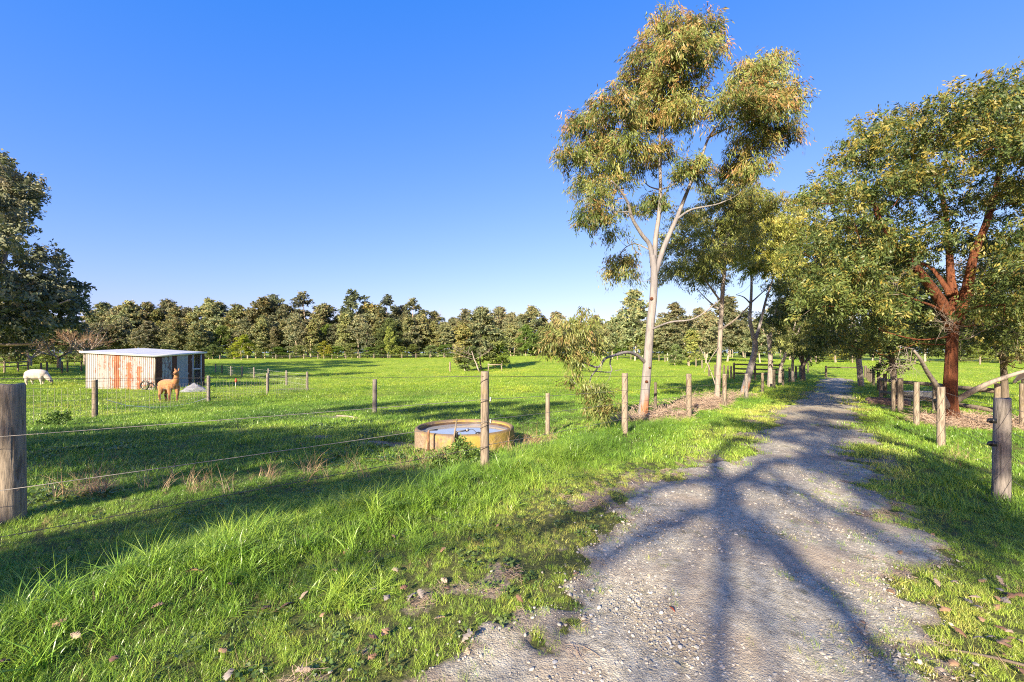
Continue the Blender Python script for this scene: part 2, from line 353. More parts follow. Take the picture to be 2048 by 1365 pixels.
def build_track():
    m, n, l, p = newmat('track_gravel'); b = NB(m); w = b.coord('Object')
    n1 = b.noise(w, 1.3, 5); n2 = b.noise(w, 14, 6, .65); n3 = b.noise(w, 130, 5, .8)
    vo = b.node('ShaderNodeTexVoronoi'); l.new(w, vo.inputs['Vector']); vo.inputs['Scale'].default_value = 95
    vo2 = b.node('ShaderNodeTexVoronoi'); l.new(w, vo2.inputs['Vector']); vo2.inputs['Scale'].default_value = 45
    c = b.ramp(b.math('ADD', b.math('MULTIPLY', n2, .45), b.math('MULTIPLY', n3, .55)), [(.34, (.09, .077, .056)), (.44, (.33, .29, .215)), (.55, (.50, .45, .34)), (.66, (.68, .63, .50))])
    c = b.mix(b.mr(n1, .42, .66), c, b.mix(.6, c, (.33, .25, .18)))
    c = b.mix(b.math('MULTIPLY', b.mr(b.noise(w, 3.2, 6, .7), .56, .68), .55), c, (.12, .12, .055))
    ed = b.mr(b.math('ADD', b.attr('col', 'GEOMETRY', 'Fac'), b.math('MULTIPLY', b.math('SUBTRACT', n2, .5), .9)), .95, .55)
    c = b.mix(b.math('MULTIPLY', ed, .9), c, b.ramp(n3, [(.3, (.10, .08, .06)), (.55, (.27, .22, .17)), (.75, (.40, .34, .28))]))
    l.new(c, p.inputs['Base Color']); p.inputs['Roughness'].default_value = .95; p.inputs['Specular IOR Level'].default_value = .1
    h = b.math('ADD', b.math('MULTIPLY', vo.outputs['Distance'], -.7), b.math('MULTIPLY', n3, .9)); h = b.math('ADD', h, b.math('MULTIPLY', vo2.outputs['Distance'], -.6)); h = b.math('ADD', h, b.math('MULTIPLY', n2, .3))
    l.new(b.bump(h, .75, .011), p.inputs['Normal'])
    us = np.linspace(-2.6, 1.4, 110); vs = np.concatenate([np.linspace(-4, 12, 440), 12 + 46 * np.linspace(0, 1, 200)[1:] ** 1.3])
    Ug, Vg = np.meshgrid(us, vs); x, y = XY(Ug, Vg); t = trackmask(x, y); Z = zt(x, y) + .012 + .005 * (vnoise(x, y, 21, .12) - .5) + .02 * (vnoise(x, y, 22, .4) - .5)
    Z = np.where(t > .5, Z, Z - .05 * (1 - t / .5) - .004)
    nn = len(us); i = np.arange(len(vs) - 1)[:, None] * nn; j = np.arange(nn - 1)[None]
    Q = np.stack([i + j, i + j + 1, i + nn + j + 1, i + nn + j], -1).reshape(-1, 4); tf = t.ravel()
    Q = Q[tf[Q].max(1) > .12]
    o = link(bpy.data.objects.new('gravel_track', np_mesh('gravel_track', np.stack([x.ravel(), y.ravel(), Z.ravel()], 1), [Q], m, True, np.repeat(tf[:, None], 3, 1))))
    tag(o, 'pale grey gravel track running between the two fences', kind='structure')
build_track()

# ------------------------------------------------------------------ trees
def kites(P, Dn, L, W, rng, face=None):
    n = len(P); r = rng.normal(size=(n, 3)) if face is None else face; S = np.cross(Dn, r); S /= np.linalg.norm(S, axis=1, keepdims=True) + 1e-9
    L = L[:, None]; W = W[:, None]; mid = P + Dn * L * .42
    V = np.stack([P, mid + S * W * .5, P + Dn * L, mid - S * W * .5], 1).reshape(-1, 3)
    return V, np.arange(4 * n).reshape(n, 4)
def nrm(a): return a / (np.linalg.norm(a, axis=-1, keepdims=True) + 1e-9)
def crown_mesh(name, clumps, n, leaf, width, pal, rng, droop=.8, spray=.35, per=26, tip=None, tipz=None, mat=None, shell=2.0, flat=1.0):
    """clumps: (m,4+) centre and radius; leaves hang in small sprays spread through each clump; pal: (lo, hi) colours"""
    C = np.asarray(clumps, float); w = C[:, 3] ** 2; w = w / w.sum(); ns = max(1, n // per)
    ci = rng.choice(len(C), ns, p=w); dv = nrm(rng.normal(size=(ns, 3)))
    dv[:, 2] = np.where(dv[:, 2] < -.35, -dv[:, 2] * .6, dv[:, 2])
    rad = rng.random(ns) ** (1 / shell)
    S0 = C[ci, :3] + dv * (C[ci, 3] * rad)[:, None] * np.array([1, 1, .85 * flat])
    ax = nrm(dv * .7 + rng.normal(size=(ns, 3)) * .55 + np.array([0, 0, .25]))
    si = np.repeat(np.arange(ns), per); m = len(si)
    tpos = rng.random(m) * spray * (.6 + .8 * rng.random(ns))[si]
    P = S0[si] + ax[si] * tpos[:, None] + rng.normal(size=(m, 3)) * spray * .16
    P[:, 2] -= (tpos / spray) ** 2 * spray * .35 * droop
    Dn = nrm(ax[si] * .45 + rng.normal(size=(ns, 3))[si] * .35 + rng.normal(size=(m, 3)) * .36 + np.array([0, 0, -1.15 * droop]))
    Ls = leaf * (.65 + .7 * rng.random(m)); Ws = width * (.7 + .6 * rng.random(m))
    V, Q = kites(P, Dn, Ls, Ws, rng, rng.normal(size=(ns, 3))[si] + .55 * rng.normal(size=(m, 3)))
    f = np.clip(.5 + .26 * rng.normal(size=len(C))[ci][si] * .8 + .22 * rng.normal(size=ns)[si] + .11 * rng.normal(size=m), 0, 1)[:, None]
    col = np.array(pal[0]) * (1 - f) + np.array(pal[1]) * f
    if tip is not None:
        z0, z1 = tipz if tipz else (C[:, 2].min(), C[:, 2].max())
        hgt = np.clip((P[:, 2] - z0) / (z1 - z0 + 1e-6), 0, 1); out = np.clip((rad[si] - .45) / .5, 0, 1)
        kf = np.clip(rng.random(ns)[si] * 1.1 - .68 + .62 * hgt * out + .22 * rng.normal(size=m) * .8, 0, 1)[:, None] * .85
        col = col * (1 - kf) + np.array(tip) * kf
    return np_mesh(name, V, [Q], mat or M['leaf'], False, np.repeat(col, 4, 0))
def smooth_path(pts, n=5):
    P = np.asarray(pts, float)
    if len(P) < 3: t = np.linspace(0, 1, n * 2)[:, None]; return P[0] * (1 - t) + P[-1] * t
    out = []
    for i in range(len(P) - 1):
        p0 = P[max(i - 1, 0)]; p1 = P[i]; p2 = P[i + 1]; p3 = P[min(i + 2, len(P) - 1)]
        for t in np.linspace(0, 1, n, endpoint=False):
            out.append(.5 * ((2 * p1) + (-p0 + p2) * t + (2 * p0 - 5 * p1 + 4 * p2 - p3) * t * t + (-p0 + 3 * p1 - 3 * p2 + p3) * t ** 3))
    out.append(P[-1]); return np.array(out)
def in_poly(px, py, poly):
    poly = np.asarray(poly, float); r = np.zeros(len(px), bool); j = len(poly) - 1
    for i in range(len(poly)):
        xi, yi = poly[i]; xj, yj = poly[j]
        r ^= ((yi > py) != (yj > py)) & (px < (xj - xi) * (py - yi) / (yj - yi + 1e-9) + xi); j = i
    return r
def poly_clumps(poly, d, hw, n, r, rng, gaps=()):
    """clumps spread through a crown as deep as it is wide whose outline is the polygon when seen from the track"""
    P = np.asarray(poly, float); lo = P.min(0); hi = P.max(0); out = []
    cx = (lo[0] + hi[0]) / 2
    while len(out) < n:
        q = lo + (hi - lo) * rng.random((200, 2)); ok = in_poly(q[:, 0], q[:, 1], poly)
        for px, py in q[ok]:
            if any((px - gx) ** 2 / (ga * ga) + (py - gy) ** 2 / (gb * gb) < 1 for gx, gy, ga, gb in gaps): continue
            k = math.sqrt(max(.08, 1 - ((px - cx) / ((hi[0] - lo[0]) * .55)) ** 2))
            dd = d + hw * k * rng.uniform(-1, 1); out.append([*PX(px, py, dd), r * rng.uniform(.65, 1.3)])
            if len(out) >= n: break
    return out
class Skeleton:
    def __init__(s): s.mb = MB(); s.nodes = []; s.rad = []
    def limb(s, pts, r0, r1, k=8, n=5, keep=True, wob=0.0, rng=None):
        P = smooth_path(pts, n)
        if wob: P[1:-1] += rng.normal(size=(len(P) - 2, 3)) * wob
        rr = r0 + (r1 - r0) * np.linspace(0, 1, len(P)) ** .8
        s.mb.tube(P, rr, k)
        if keep: s.nodes += list(P); s.rad += list(rr)
        return P
    def reach(s, clumps, rng, r=.03, k=5, sag=.12, maxlen=99, twigs=2, tw=.5):
        """a branch from the nearest older wood to the heart of every clump, and twigs beyond it"""
        N = np.array(s.nodes); Rd = np.array(s.rad)
        C = np.asarray(clumps, float)
        order = np.argsort([np.min(np.linalg.norm(N - c[:3], axis=1)) for c in C])
        for ci in order:
            c = C[ci]; N = np.array(s.nodes); Rd = np.array(s.rad)
            dist = np.linalg.norm(N - c[:3], axis=1) + np.maximum(0, N[:, 2] - c[2] + .2) * 1.2
            i = int(np.argmin(dist)); a = N[i]; e = c[:3]; L = np.linalg.norm(e - a)
            if L > maxlen or L < .05: continue
            mid = (a + e) / 2 + rng.normal(size=3) * L * .08 + np.array([0, 0, -sag * L])
            r0 = min(Rd[i] * .7, r * (.5 + .35 * L)); s.limb([a, mid, e], r0, max(.3 * r0, .004), k, 4)
            for _ in range(twigs):
                t = e + nrm(rng.normal(size=3) + np.array([0, 0, .5])) * c[3] * tw * rng.uniform(.6, 1.3)
                s.limb([e + (mid - e) * .25, (e + t) / 2 + rng.normal(size=3) * .05, t], max(.28 * r0, .005), .003, 4, 3, False)
def tree_thing(name, base, label, cat='tree', group=None):
    o = empty(name, tuple(float(q) for q in base)); tag(o, label, cat, group); return o
def mesh_part(name, me, parent, world=True):
    o = bpy.data.objects.new(name, me)
    if world: o.matrix_parent_inverse = Matrix.Translation(-Vector(parent.location))
    return link(o, parent)
def skel_part(sk, name, mat, root):
    me = sk.mb.mesh(name, mat, True, tuple(root.location)); o = bpy.data.objects.new(name, me); return link(o, root)

OLIVE = ((.035, .055, .018), (.15, .17, .055))
GREEN = ((.03, .055, .014), (.13, .17, .04))
def main_gum():
    rng = np.random.default_rng(21); d = 12.4; base = drop(1286, 840, d)
    t = tree_thing('gum_tree', base, 'tall slender gum tree with smooth pale trunk just behind the left fence')
    sk = Skeleton(); q = lambda px, py, dd=0: PX(px, py, d + dd)
    sk.limb([base + [0, 0, -.2], base + [-.005, 0, .1], q(1289, 800), q(1294, 740), q(1300, 660), q(1307, 590), q(1308, 540), q(1305, 512)], .155, .088, 14, 6)
    tr = sk.mb
    sk.limb([q(1306, 535), q(1300, 492), q(1284, 470, -.1), q(1265, 438, -.3), q(1255, 405, -.5), q(1238, 378, -.7), q(1222, 362, -.9)], .075, .022, 10)
    sk.limb([q(1308, 545), q(1311, 480, .1), q(1318, 430, .2), q(1321, 380, .2), q(1320, 330, .2), q(1320, 280, .3), q(1324, 220, .3), q(1334, 140, .4), q(1346, 80, .4)], .08, .015, 10)
    sk.limb([q(1307, 560), q(1328, 495, .1), q(1352, 440, .3), q(1366, 405, .5), q(1378, 375, .6), q(1402, 318, .8), q(1418, 275, .9), q(1448, 235, 1.0), q(1485, 185, 1.2)], .085, .02, 10)
    sk.limb([q(1355, 438, .3), q(1382, 420, .2), q(1430, 410, .1), q(1452, 402, .0)], .04, .012, 7)
    sk.limb([q(1418, 275, .9), q(1460, 255, .6), q(1520, 235, .4)], .035, .012, 7)
    sk.limb([q(1320, 380, .2), q(1300, 374, .5), q(1286, 362, .8)], .03, .01, 6)
    sk.limb([q(1262, 435, -.3), q(1240, 420, .1), q(1225, 415, .3)], .025, .008, 6)
    sk.limb([q(1302, 660), q(1340, 645, -.8), q(1390, 637, -1.2), q(1440, 600, -1.4)], .035, .012, 6)
    sk.limb([q(1299, 500), q(1270, 488, .4), q(1246, 500, .7), q(1240, 520, .9)], .022, .007, 6)
    sk.limb([q(1291, 726), q(1275, 712, -.3), q(1255, 705, -.7), q(1230, 711, -1.1), q(1210, 718, -1.5), q(1195, 735, -1.8), q(1160, 720, -2.1), q(1130, 690, -2.3)], .055, .016, 8)
    sk.limb([q(1222, 714, -1.2), q(1220, 728, -1.25), q(1222, 744, -1.3), q(1190, 743, -1.6), q(1160, 742, -1.9)], .022, .01, 6)
    sk.limb([q(1195, 738, -1.8), q(1180, 760, -2.0), q(1190, 790, -2.2), q(1200, 810, -2.3)], .02, .008, 6)
    for a, b_ in (((1222, 744, -1.3), (1208, 772, -1.2)), ((1205, 728, -1.5), (1190, 765, -1.5)), ((1230, 742, -1.3), (1245, 738, -1.2))):
        sk.limb([q(*a), q((a[0] + b_[0]) / 2 + 3, (a[1] + b_[1]) / 2, a[2]), q(*b_)], .008, .004, 5, 3, False)
    px = [(1335, 62, 60), (1400, 58, 45), (1300, 110, 50), (1370, 110, 65), (1415, 92, 36), (1275, 165, 52), (1340, 180, 70), (1405, 150, 45), (1232, 228, 58), (1165, 258, 50), (1300, 245, 66), (1370, 232, 50),
          (1145, 318, 38), (1200, 300, 55), (1255, 300, 45), (1175, 375, 40), (1215, 345, 42), (1190, 440, 40), (1200, 400, 30), (1292, 330, 38), (1240, 365, 30), (1500, 150, 48), (1545, 135, 46), (1572, 190, 38), (1480, 215, 55),
          (1540, 235, 56), (1500, 300, 50), (1470, 340, 36), (1560, 270, 36), (1455, 190, 38), (1375, 352, 36), (1392, 335, 25), (1310, 410, 30), (1510, 345, 32), (1235, 470, 20), (1420, 180, 30), (1445, 260, 28), (1330, 300, 30), (1270, 420, 22), (1520, 190, 45), (1440, 410, 26)]
    px = [(a, b + 12 if b < 200 else b + 4, r) for a, b, r in px if (a, b) not in ((1420, 180), (1445, 260), (1405, 150), (1440, 410), (1455, 190))]
    cl = [[*PX(a, b, d + rng.uniform(-1.3, 1.3) * min(1, r / 45)), r / FPX * d * .86] for a, b, r in px]
    low = [(1245, 530, 32, .9), (1262, 555, 22, .7), (1228, 548, 22, 1.0), (1130, 680, 42, -2.3), (1165, 665, 34, -2.0), (1105, 700, 30, -2.5), (1185, 700, 34, -1.7), (1145, 725, 34, -2.2), (1148, 765, 20, -2.2), (1205, 800, 30, -2.3), (1195, 825, 26, -2.2), (1222, 818, 22, -2.3), (1180, 790, 20, -2.1), (1160, 640, 20, -1.9)]
    lc = [[*PX(a, b, d + dd), r / FPX * (d + dd) * .82] for a, b, r, dd in low]
    sk.reach(cl, rng, .028, 5); sk.reach(lc, rng, .014, 5, .02, 3)
    skel_part(sk, 'trunk', M['gum_bark'], t)
    off = np.array([*t.location, 0])
    cr = crown_mesh('crown', np.array(cl) - off, 92000, .14, .024, ((.06, .095, .022), (.25, .29, .075)), rng, .9, .34, 22, tip=(.46, .21, .09), tipz=(3.5 - off[2], 11.5 - off[2]), shell=2.3)
    link(bpy.data.objects.new('crown', cr), t)
    c2 = crown_mesh('low_foliage', np.array(lc) - off, 9500, .13, .025, ((.085, .115, .03), (.28, .31, .09)), rng, 1.1, .34, 20, tip=(.30, .14, .07), tipz=(-1, 9), shell=2.0)
    link(bpy.data.objects.new('low_foliage', c2), t)
    for a, b, r in ((1293, 764, .045), (1299, 736, .03), (1303, 598, .05)):      # knots in the bark
        mb = MB(); c = PX(a, b, d - .12 if b > 650 else d - .09); mb.tube([c, c + [0, -.035, .01], c + [0, -.05, .012]], [r, r * .8, r * .3], 10)
        mb.obj('knot', M['red_bark'], t, True)
main_gum()

def poly_gum(name, label, basepx, d, trunk, limbs, poly, gaps, ncl, rcl, hw, nleaf, leaf, width, pal, tip, barkm, seed, droop=.7, r0=.16, spray=.35, per=24, twigs=2, group=None, tipz=None, extra=(), mat=None, flat=1.0):
    rng = np.random.default_rng(seed); base = drop(basepx[0], basepx[1], d)
    t = tree_thing(name, base, label, 'tree', group); sk = Skeleton()
    q = lambda p: PX(p[0], p[1], d + (p[2] if len(p) > 2 else 0))
    sk.limb([base + [0, 0, -.2], base + [0, 0, .05]] + [q(p) for p in trunk], r0, r0 * .45, 12)
    for L in limbs: sk.limb([q(p) for p in L[1:]], L[0], L[0] * .3, 8)
    cl = poly_clumps(poly, d, hw, ncl, rcl, rng, gaps) + [[*q(e), e[3]] for e in extra]
    sk.reach(cl, rng, .03, 5, .08, 99, twigs)
    skel_part(sk, 'trunk', barkm, t); off = np.array([*t.location, 0])
    cr = crown_mesh('crown', np.array(cl) - off, nleaf, leaf, width, pal, rng, droop, spray, per, tip, tipz, mat, 2.0, flat)
    link(bpy.data.objects.new('crown', cr), t); return t

poly_gum('gum_tree', 'second gum along the left fence, slim grey trunk with dark leafy crown', (1434, 797), 19.3,
         [(1437, 740), (1440, 680), (1443, 620), (1447, 560), (1452, 500), (1458, 440), (1462, 390)],
         [(.06, (1441, 660), (1470, 640, -.5), (1500, 610, -1)), (.05, (1443, 622), (1420, 605, .4), (1395, 580, .8)), (.05, (1443, 605), (1410, 560, -.5), (1390, 520, -1)), (.05, (1450, 520), (1490, 470, .8), (1520, 430, 1)),
          (.022, (1440, 690), (1420, 720, -.5), (1408, 745, -.8)), (.03, (1434, 780), (1422, 745, .5), (1398, 690, .8))],
         [(1455, 350), (1500, 355), (1545, 380), (1548, 440), (1520, 480), (1490, 500), (1470, 560), (1440, 590), (1400, 590), (1365, 610), (1330, 560), (1335, 510), (1365, 450), (1400, 400)],
         [(1405, 600, 14, 30), (1490, 560, 20, 30)], 50, .78, 2.5, 54000, .14, .03, ((.06, .09, .022), (.27, .30, .07)), (.27, .17, .05), M['gum_grey'], 31, .85, .13, tipz=(4, 10))
poly_gum('gum_tree', 'third gum along the left fence with forked pale trunk and yellow-green crown', (1488, 774), 25,
         [(1500, 740), (1510, 700), (1508, 670)],
         [(.12, (1508, 680), (1500, 640), (1502, 600), (1503, 560), (1500, 500), (1505, 450)), (.11, (1508, 690), (1520, 650, .5), (1532, 600, .6), (1545, 560, .8), (1560, 500, 1)), (.05, (1503, 610), (1488, 595, -.5), (1472, 590, -.8)), (.05, (1503, 605), (1525, 585, -.4), (1545, 565, -.6))],
         [(1500, 400), (1545, 385), (1590, 430), (1600, 520), (1570, 560), (1540, 540), (1500, 570), (1470, 540), (1480, 470)],
         [(1520, 590, 10, 14)], 38, 1.0, 2.8, 40000, .17, .042, ((.12, .15, .03), (.38, .39, .08)), (.48, .37, .09), M['gum_bark'], 33, .6, .26, tipz=(5, 11))
poly_gum('gum_tree', 'many-stemmed grey gum leaning beside the left fence near the gate', (1540, 766), 31,
         [(1541, 735), (1540, 700), (1536, 670)],
         [(.14, (1560, 766), (1562, 735), (1575, 700), (1600, 660, .5), (1615, 620, 1)), (.10, (1566, 725), (1580, 690, -.5), (1592, 640, -.5)), (.10, (1540, 690), (1548, 640), (1560, 590)), (.12, (1586, 764), (1585, 730), (1590, 690), (1600, 650))],
         [(1530, 590), (1580, 540), (1640, 560), (1660, 640), (1640, 700), (1600, 715), (1560, 690), (1530, 650)],
         [(1565, 700, 12, 20)], 38, 1.05, 3.2, 32000, .2, .055, ((.065, .09, .03), (.25, .27, .08)), (.25, .2, .06), M['gum_grey'], 35, .5, .24)
poly_gum('gum_tree', 'dense dark green tree at the far end of the left fence', (1606, 762), 38,
         [(1606, 735), (1604, 700)], [(.12, (1606, 735), (1625, 700), (1635, 670)), (.1, (1605, 730), (1590, 690), (1585, 650))],
         [(1560, 640), (1600, 600), (1650, 620), (1668, 680), (1640, 720), (1600, 735), (1580, 730), (1560, 690)],
         [], 40, 1.2, 3.0, 30000, .22, .075, ((.045, .065, .022), (.18, .21, .06)), None, M['dark_bark'], 37, .4, .26)
# the big red-barked tree at the right
poly_gum('red_gum_tree', 'large spreading tree with red-brown bark behind the right fence', (1905, 846), 12.7,
         [(1900, 800), (1902, 740), (1904, 690), (1908, 650), (1910, 630)],
         [(.17, (1905, 660), (1885, 610, -.2), (1862, 575, -.4), (1842, 548, -.6), (1800, 500, -.8), (1760, 440, -.8), (1740, 380, -.5)),
          (.15, (1909, 650), (1908, 600, .1), (1902, 560, .2), (1898, 500, .3), (1890, 420, .4), (1870, 340, .3)),
          (.16, (1912, 650), (1925, 610, -.1), (1938, 560, -.2), (1948, 510, -.4), (1975, 440, -.6), (1995, 360, -.4), (2010, 280, -.2)),
          (.09, (1900, 590), (1885, 565, .3), (1860, 535, .6), (1830, 525, .9)), (.09, (1925, 610), (1950, 585, .6), (2000, 575, 1.2), (2060, 560, 1.5)),
          (.06, (1907, 640), (1950, 615, -.8), (2010, 610, -1.4)), (.05, (1903, 640), (1870, 615, -.8), (1830, 600, -1.3), (1805, 588, -1.6)),
          ],
         [(1605, 410), (1640, 375), (1685, 330), (1715, 270), (1770, 245), (1850, 255), (1890, 250), (1940, 205), (2000, 185), (2060, 180), (2200, 220), (2230, 420), (2180, 620), (2060, 680), (1960, 690), (1880, 660), (1830, 690), (1780, 700), (1700, 680), (1650, 640), (1615, 590), (1595, 500)],
         [(1895, 585, 88, 78), (1850, 500, 40, 28), (1935, 470, 26, 40), (1900, 660, 60, 60), (1965, 400, 20, 34), (1800, 420, 20, 16)], 150, .85, 3.2, 190000, .10, .033, ((.025, .048, .014), (.145, .19, .05)), (.44, .31, .055), M['red_bark'], 41, .55, .225, .28, 22, tipz=(4.2, 9.5),
         extra=[(1700, 690, 1, .6), (1740, 700, 1.5, .6), (1660, 660, 2, .8), (1990, 680, 1, .6), (2030, 690, .5, .6)])
poly_gum('gum_tree', 'leafy dark tree hanging over the right fence behind the red-barked tree', (1790, 800), 21, [(1788, 760), (1782, 700), (1775, 640)],
         [(.1, (1780, 690), (1740, 640), (1700, 590)), (.1, (1778, 670), (1810, 620), (1840, 580)), (.08, (1784, 720), (1740, 700), (1690, 690))],
         [(1640, 560), (1700, 500), (1800, 500), (1870, 560), (1880, 680), (1840, 730), (1780, 745), (1720, 735), (1680, 700), (1640, 680)], [(1850, 720, 30, 24)], 60, .85, 3.0, 52000, .15, .05, ((.024, .045, .013), (.125, .165, .048)), (.22, .19, .06), M['dark_bark'], 51, .5, .2, group='trees behind the right fence')
poly_gum('gum_tree', 'dull green tree at the right edge behind the red-barked trunk', (2010, 800), 20, [(2008, 750), (2005, 690)],
         [(.1, (2006, 720), (1970, 660), (1950, 620)), (.1, (2006, 710), (2040, 650), (2080, 600))],
         [(1925, 600), (1960, 540), (2060, 520), (2180, 560), (2200, 700), (2100, 720), (2030, 705), (1960, 700), (1930, 670)], [], 56, .9, 3.0, 44000, .15, .055, ((.04, .055, .022), (.17, .18, .07)), (.34, .2, .1), M['dark_bark'], 52, .5, .2, group='trees behind the right fence')
poly_gum('gum_tree', 'yellow-tinged tree between the lane gums and the red-barked tree', (1722, 775), 32, [(1715, 700), (1700, 620), (1680, 560)],
         [(.1, (1708, 660), (1660, 600), (1630, 540)), (.1, (1700, 620), (1720, 540), (1730, 480))],
         [(1575, 430), (1620, 385), (1700, 380), (1760, 430), (1770, 560), (1730, 640), (1680, 660), (1630, 640), (1590, 580)], [], 36, 1.1, 3.5, 26000, .22, .07, ((.06, .085, .022), (.24, .275, .065)), (.42, .34, .08), M['gum_grey'], 53, .5, .24, group='trees behind the right fence')
# the dead twigs hanging under it
def dead_twigs(root, seeds, rng):
    def grow(p, dr, L, r, lev):
        n = 4; P = [p]
        for _ in range(n):
            dr = nrm(dr + rng.normal(size=3) * .22 + np.array([0, 0, -.04])); P.append(P[-1] + dr * L / n)
        mb.tube(P, np.linspace(r, r * .45, n + 1), 4)
        if lev > 0:
            for _ in range(rng.integers(3, 6)):
                k = rng.integers(1, n + 1); grow(P[k], nrm(dr + rng.normal(size=3) * .7), L * rng.uniform(.5, .75), r * .55, lev - 1)
    for p, dr, L, r in seeds:
        mb = MB(); grow(np.asarray(p, float), nrm(np.asarray(dr, float)), L, r, 3); mb.obj('dead_branch', M['dead'], root)
red = [o for o in bpy.data.objects if o.name.startswith('red_gum_tree')][0]
for r_, L_ in ((.085, [(1897, 818), (1878, 780, -.3), (1855, 745, -.7), (1840, 718, -1.1), (1828, 702, -1.2)]), (.085, [(1910, 803), (1960, 775, -.5), (2010, 755, -.8), (2070, 738, -1.0), (2140, 730, -1.0)])):
    mb_ = MB(); P_ = smooth_path([PX(p[0], p[1], 12.7 + (p[2] if len(p) > 2 else 0)) for p in L_]); mb_.tube(P_, np.linspace(r_, r_ * .3, len(P_)), 9); mb_.obj('low_limb', M['gum_grey'], red, True)
dead_twigs(red, [(PX(1832, 700, 11.6), (-.8, -.3, .2), 1.0, .012), (PX(1850, 735, 11.9), (-.9, 0, .3), .9, .012), (PX(1805, 588, 11.1), (-.9, -.2, -.1), .8, .011), (PX(1870, 690, 11.9), (-.6, -.4, .3), .9, .011), (PX(1920, 680, 12.3), (.8, -.2, .1), .9, .011)], np.random.default_rng(5))
# the great tree at the left edge
poly_gum('gum_tree', 'huge dark grey-green gum rising at the left edge above the sheep', (-60, 742), 46, [(-55, 690), (-50, 620), (-45, 540), (-50, 450)],
         [(.3, (-52, 640), (0, 600, -2), (60, 570, -3), (110, 540, -3)), (.25, (-50, 600), (10, 520, 2), (30, 420, 2)), (.25, (-52, 660), (20, 650, -3), (90, 620, -4), (140, 600, -4)), (.2, (-52, 690), (40, 690, -4), (90, 685, -5)), (.25, (-50, 560), (-110, 480), (-160, 420))],
         [(-10, 314), (34, 336), (58, 390), (46, 440), (60, 490), (112, 525), (100, 560), (158, 588), (155, 625), (130, 665), (90, 680), (40, 705), (-60, 700), (-220, 700), (-260, 500), (-180, 340), (-80, 300)],
         [(0, 640, 16, 10), (60, 660, 14, 10)], 160, 1.6, 8, 115000, .36, .18, ((.05, .07, .038), (.20, .22, .11)), (.30, .25, .14), M['gum_grey'], 43, .45, .6, .8, 22, tipz=(6, 22), mat=M['farleaf'])

# ------------------------------------------------------------------ far trees: a few kinds, every tree its own object
def far_kind(kind, seed):
    rng = np.random.default_rng(seed); sk = Skeleton(); H = 16.0; cl = []
    if kind == 'bare':
        def grow(p, dr, L, r, lev):
            P = [p]; n = 5
            for _ in range(n): dr = nrm(dr + rng.normal(size=3) * .13 + np.array([0, 0, .03])); P.append(P[-1] + dr * L / n)
            sk.mb.tube(P, np.linspace(r, r * .5, n + 1), 5)
            if lev:
                for _ in range(3 + (lev > 1)): k = rng.integers(2, n + 1); grow(P[k], nrm(dr + rng.normal(size=3) * .45 + np.array([0, 0, .15])), L * rng.uniform(.4, .6), r * .5, lev - 1)
        grow(np.array([0, 0, -.3]), np.array([.02, 0, 1.]), H * .72, .17, 3); return sk, None
    spread = dict(round=3.4, tall=2.6, sparse=2.8, narrow=2.0, shrub=4.2, wattle=4.0)[kind]; z0 = dict(round=.26, tall=.42, sparse=.5, narrow=.18, shrub=.12, wattle=.12)[kind]
    top = np.array([rng.normal() * .5, rng.normal() * .5, H * .9])
    T = sk.limb([(0, 0, -.4), (0, 0, .2), (rng.normal() * .2, rng.normal() * .2, H * .3), (rng.normal() * .4, rng.normal() * .4, H * .6), top], .26 if kind != 'shrub' else .2, .05, 7, 5)
    nl = dict(round=62, tall=42, sparse=20, narrow=48, shrub=46, wattle=44)[kind]
    for i in range(nl):
        f = z0 + (1 - z0) * (i + rng.random()) / nl; a = rng.random() * 6.28
        prof = math.sin(min(1, (f - z0) / (1 - z0) * .93 + .12) * math.pi) ** .6 if kind != 'narrow' else (1.15 - .75 * f)
        rr = spread * prof * rng.uniform(.2, 1.18)
        c = np.array([top[0] * f + math.cos(a) * rr, top[1] * f + math.sin(a) * rr, H * f * rng.uniform(.95, 1.02)])
        cl.append([*c, dict(round=1.2, tall=1.05, sparse=.75, narrow=.95, shrub=1.4, wattle=1.25)[kind] * rng.uniform(.6, 1.25)])
    sk.reach(cl, rng, .05, 5, .12, 99, 1, .8)
    pal = dict(round=((.08, .105, .05), (.27, .29, .14)), tall=((.09, .11, .055), (.30, .30, .15)), sparse=((.075, .09, .05), (.24, .24, .13)), narrow=((.10, .12, .045), (.32, .32, .12)), shrub=((.07, .10, .028), (.23, .27, .07)), wattle=((.22, .25, .03), (.50, .48, .06)))[kind]
    n = dict(round=23000, tall=15000, sparse=5500, narrow=16000, shrub=19000, wattle=18000)[kind]
    cr = crown_mesh('crown', cl, n, .40, .19, pal, rng, .6, .5, 14, mat=M['farleaf'], shell=2.0, flat=1.25, tip=(.30, .22, .10) if kind in ('tall', 'round', 'narrow') else None, tipz=(2, 15))
    return sk, cr
KINDS = {}
for kind, cnt in (('round', 3), ('tall', 3), ('sparse', 2), ('narrow', 2), ('shrub', 2), ('wattle', 1), ('bare', 2)):
    KINDS[kind] = []
    for i in range(cnt):
        sk, cr = far_kind(kind, 100 + len(kind) * 7 + i)
        KINDS[kind].append((sk.mb.mesh('trunk', M['dead'] if kind == 'bare' else M['far_bark'], True), cr))
def far_tree(name, kind, px, top, d, label, group, rng, wide=1.0, foot=None, cat='tree'):
    b = drop(px, 720, d); h = EYE + (HZ - top) / FPX * d - b[2]
    t = tree_thing(name, b, label, cat, group); tm, cm = KINDS[kind][rng.integers(len(KINDS[kind]))]
    t.rotation_euler = (0, 0, rng.random() * 6.28); s = h / 16.0; w = wide * (.9 * s + .1)
    t.scale = (w, w, s)
    link(bpy.data.objects.new('trunk', tm), t)
    if cm: link(bpy.data.objects.new('crown', cm), t)
    return t
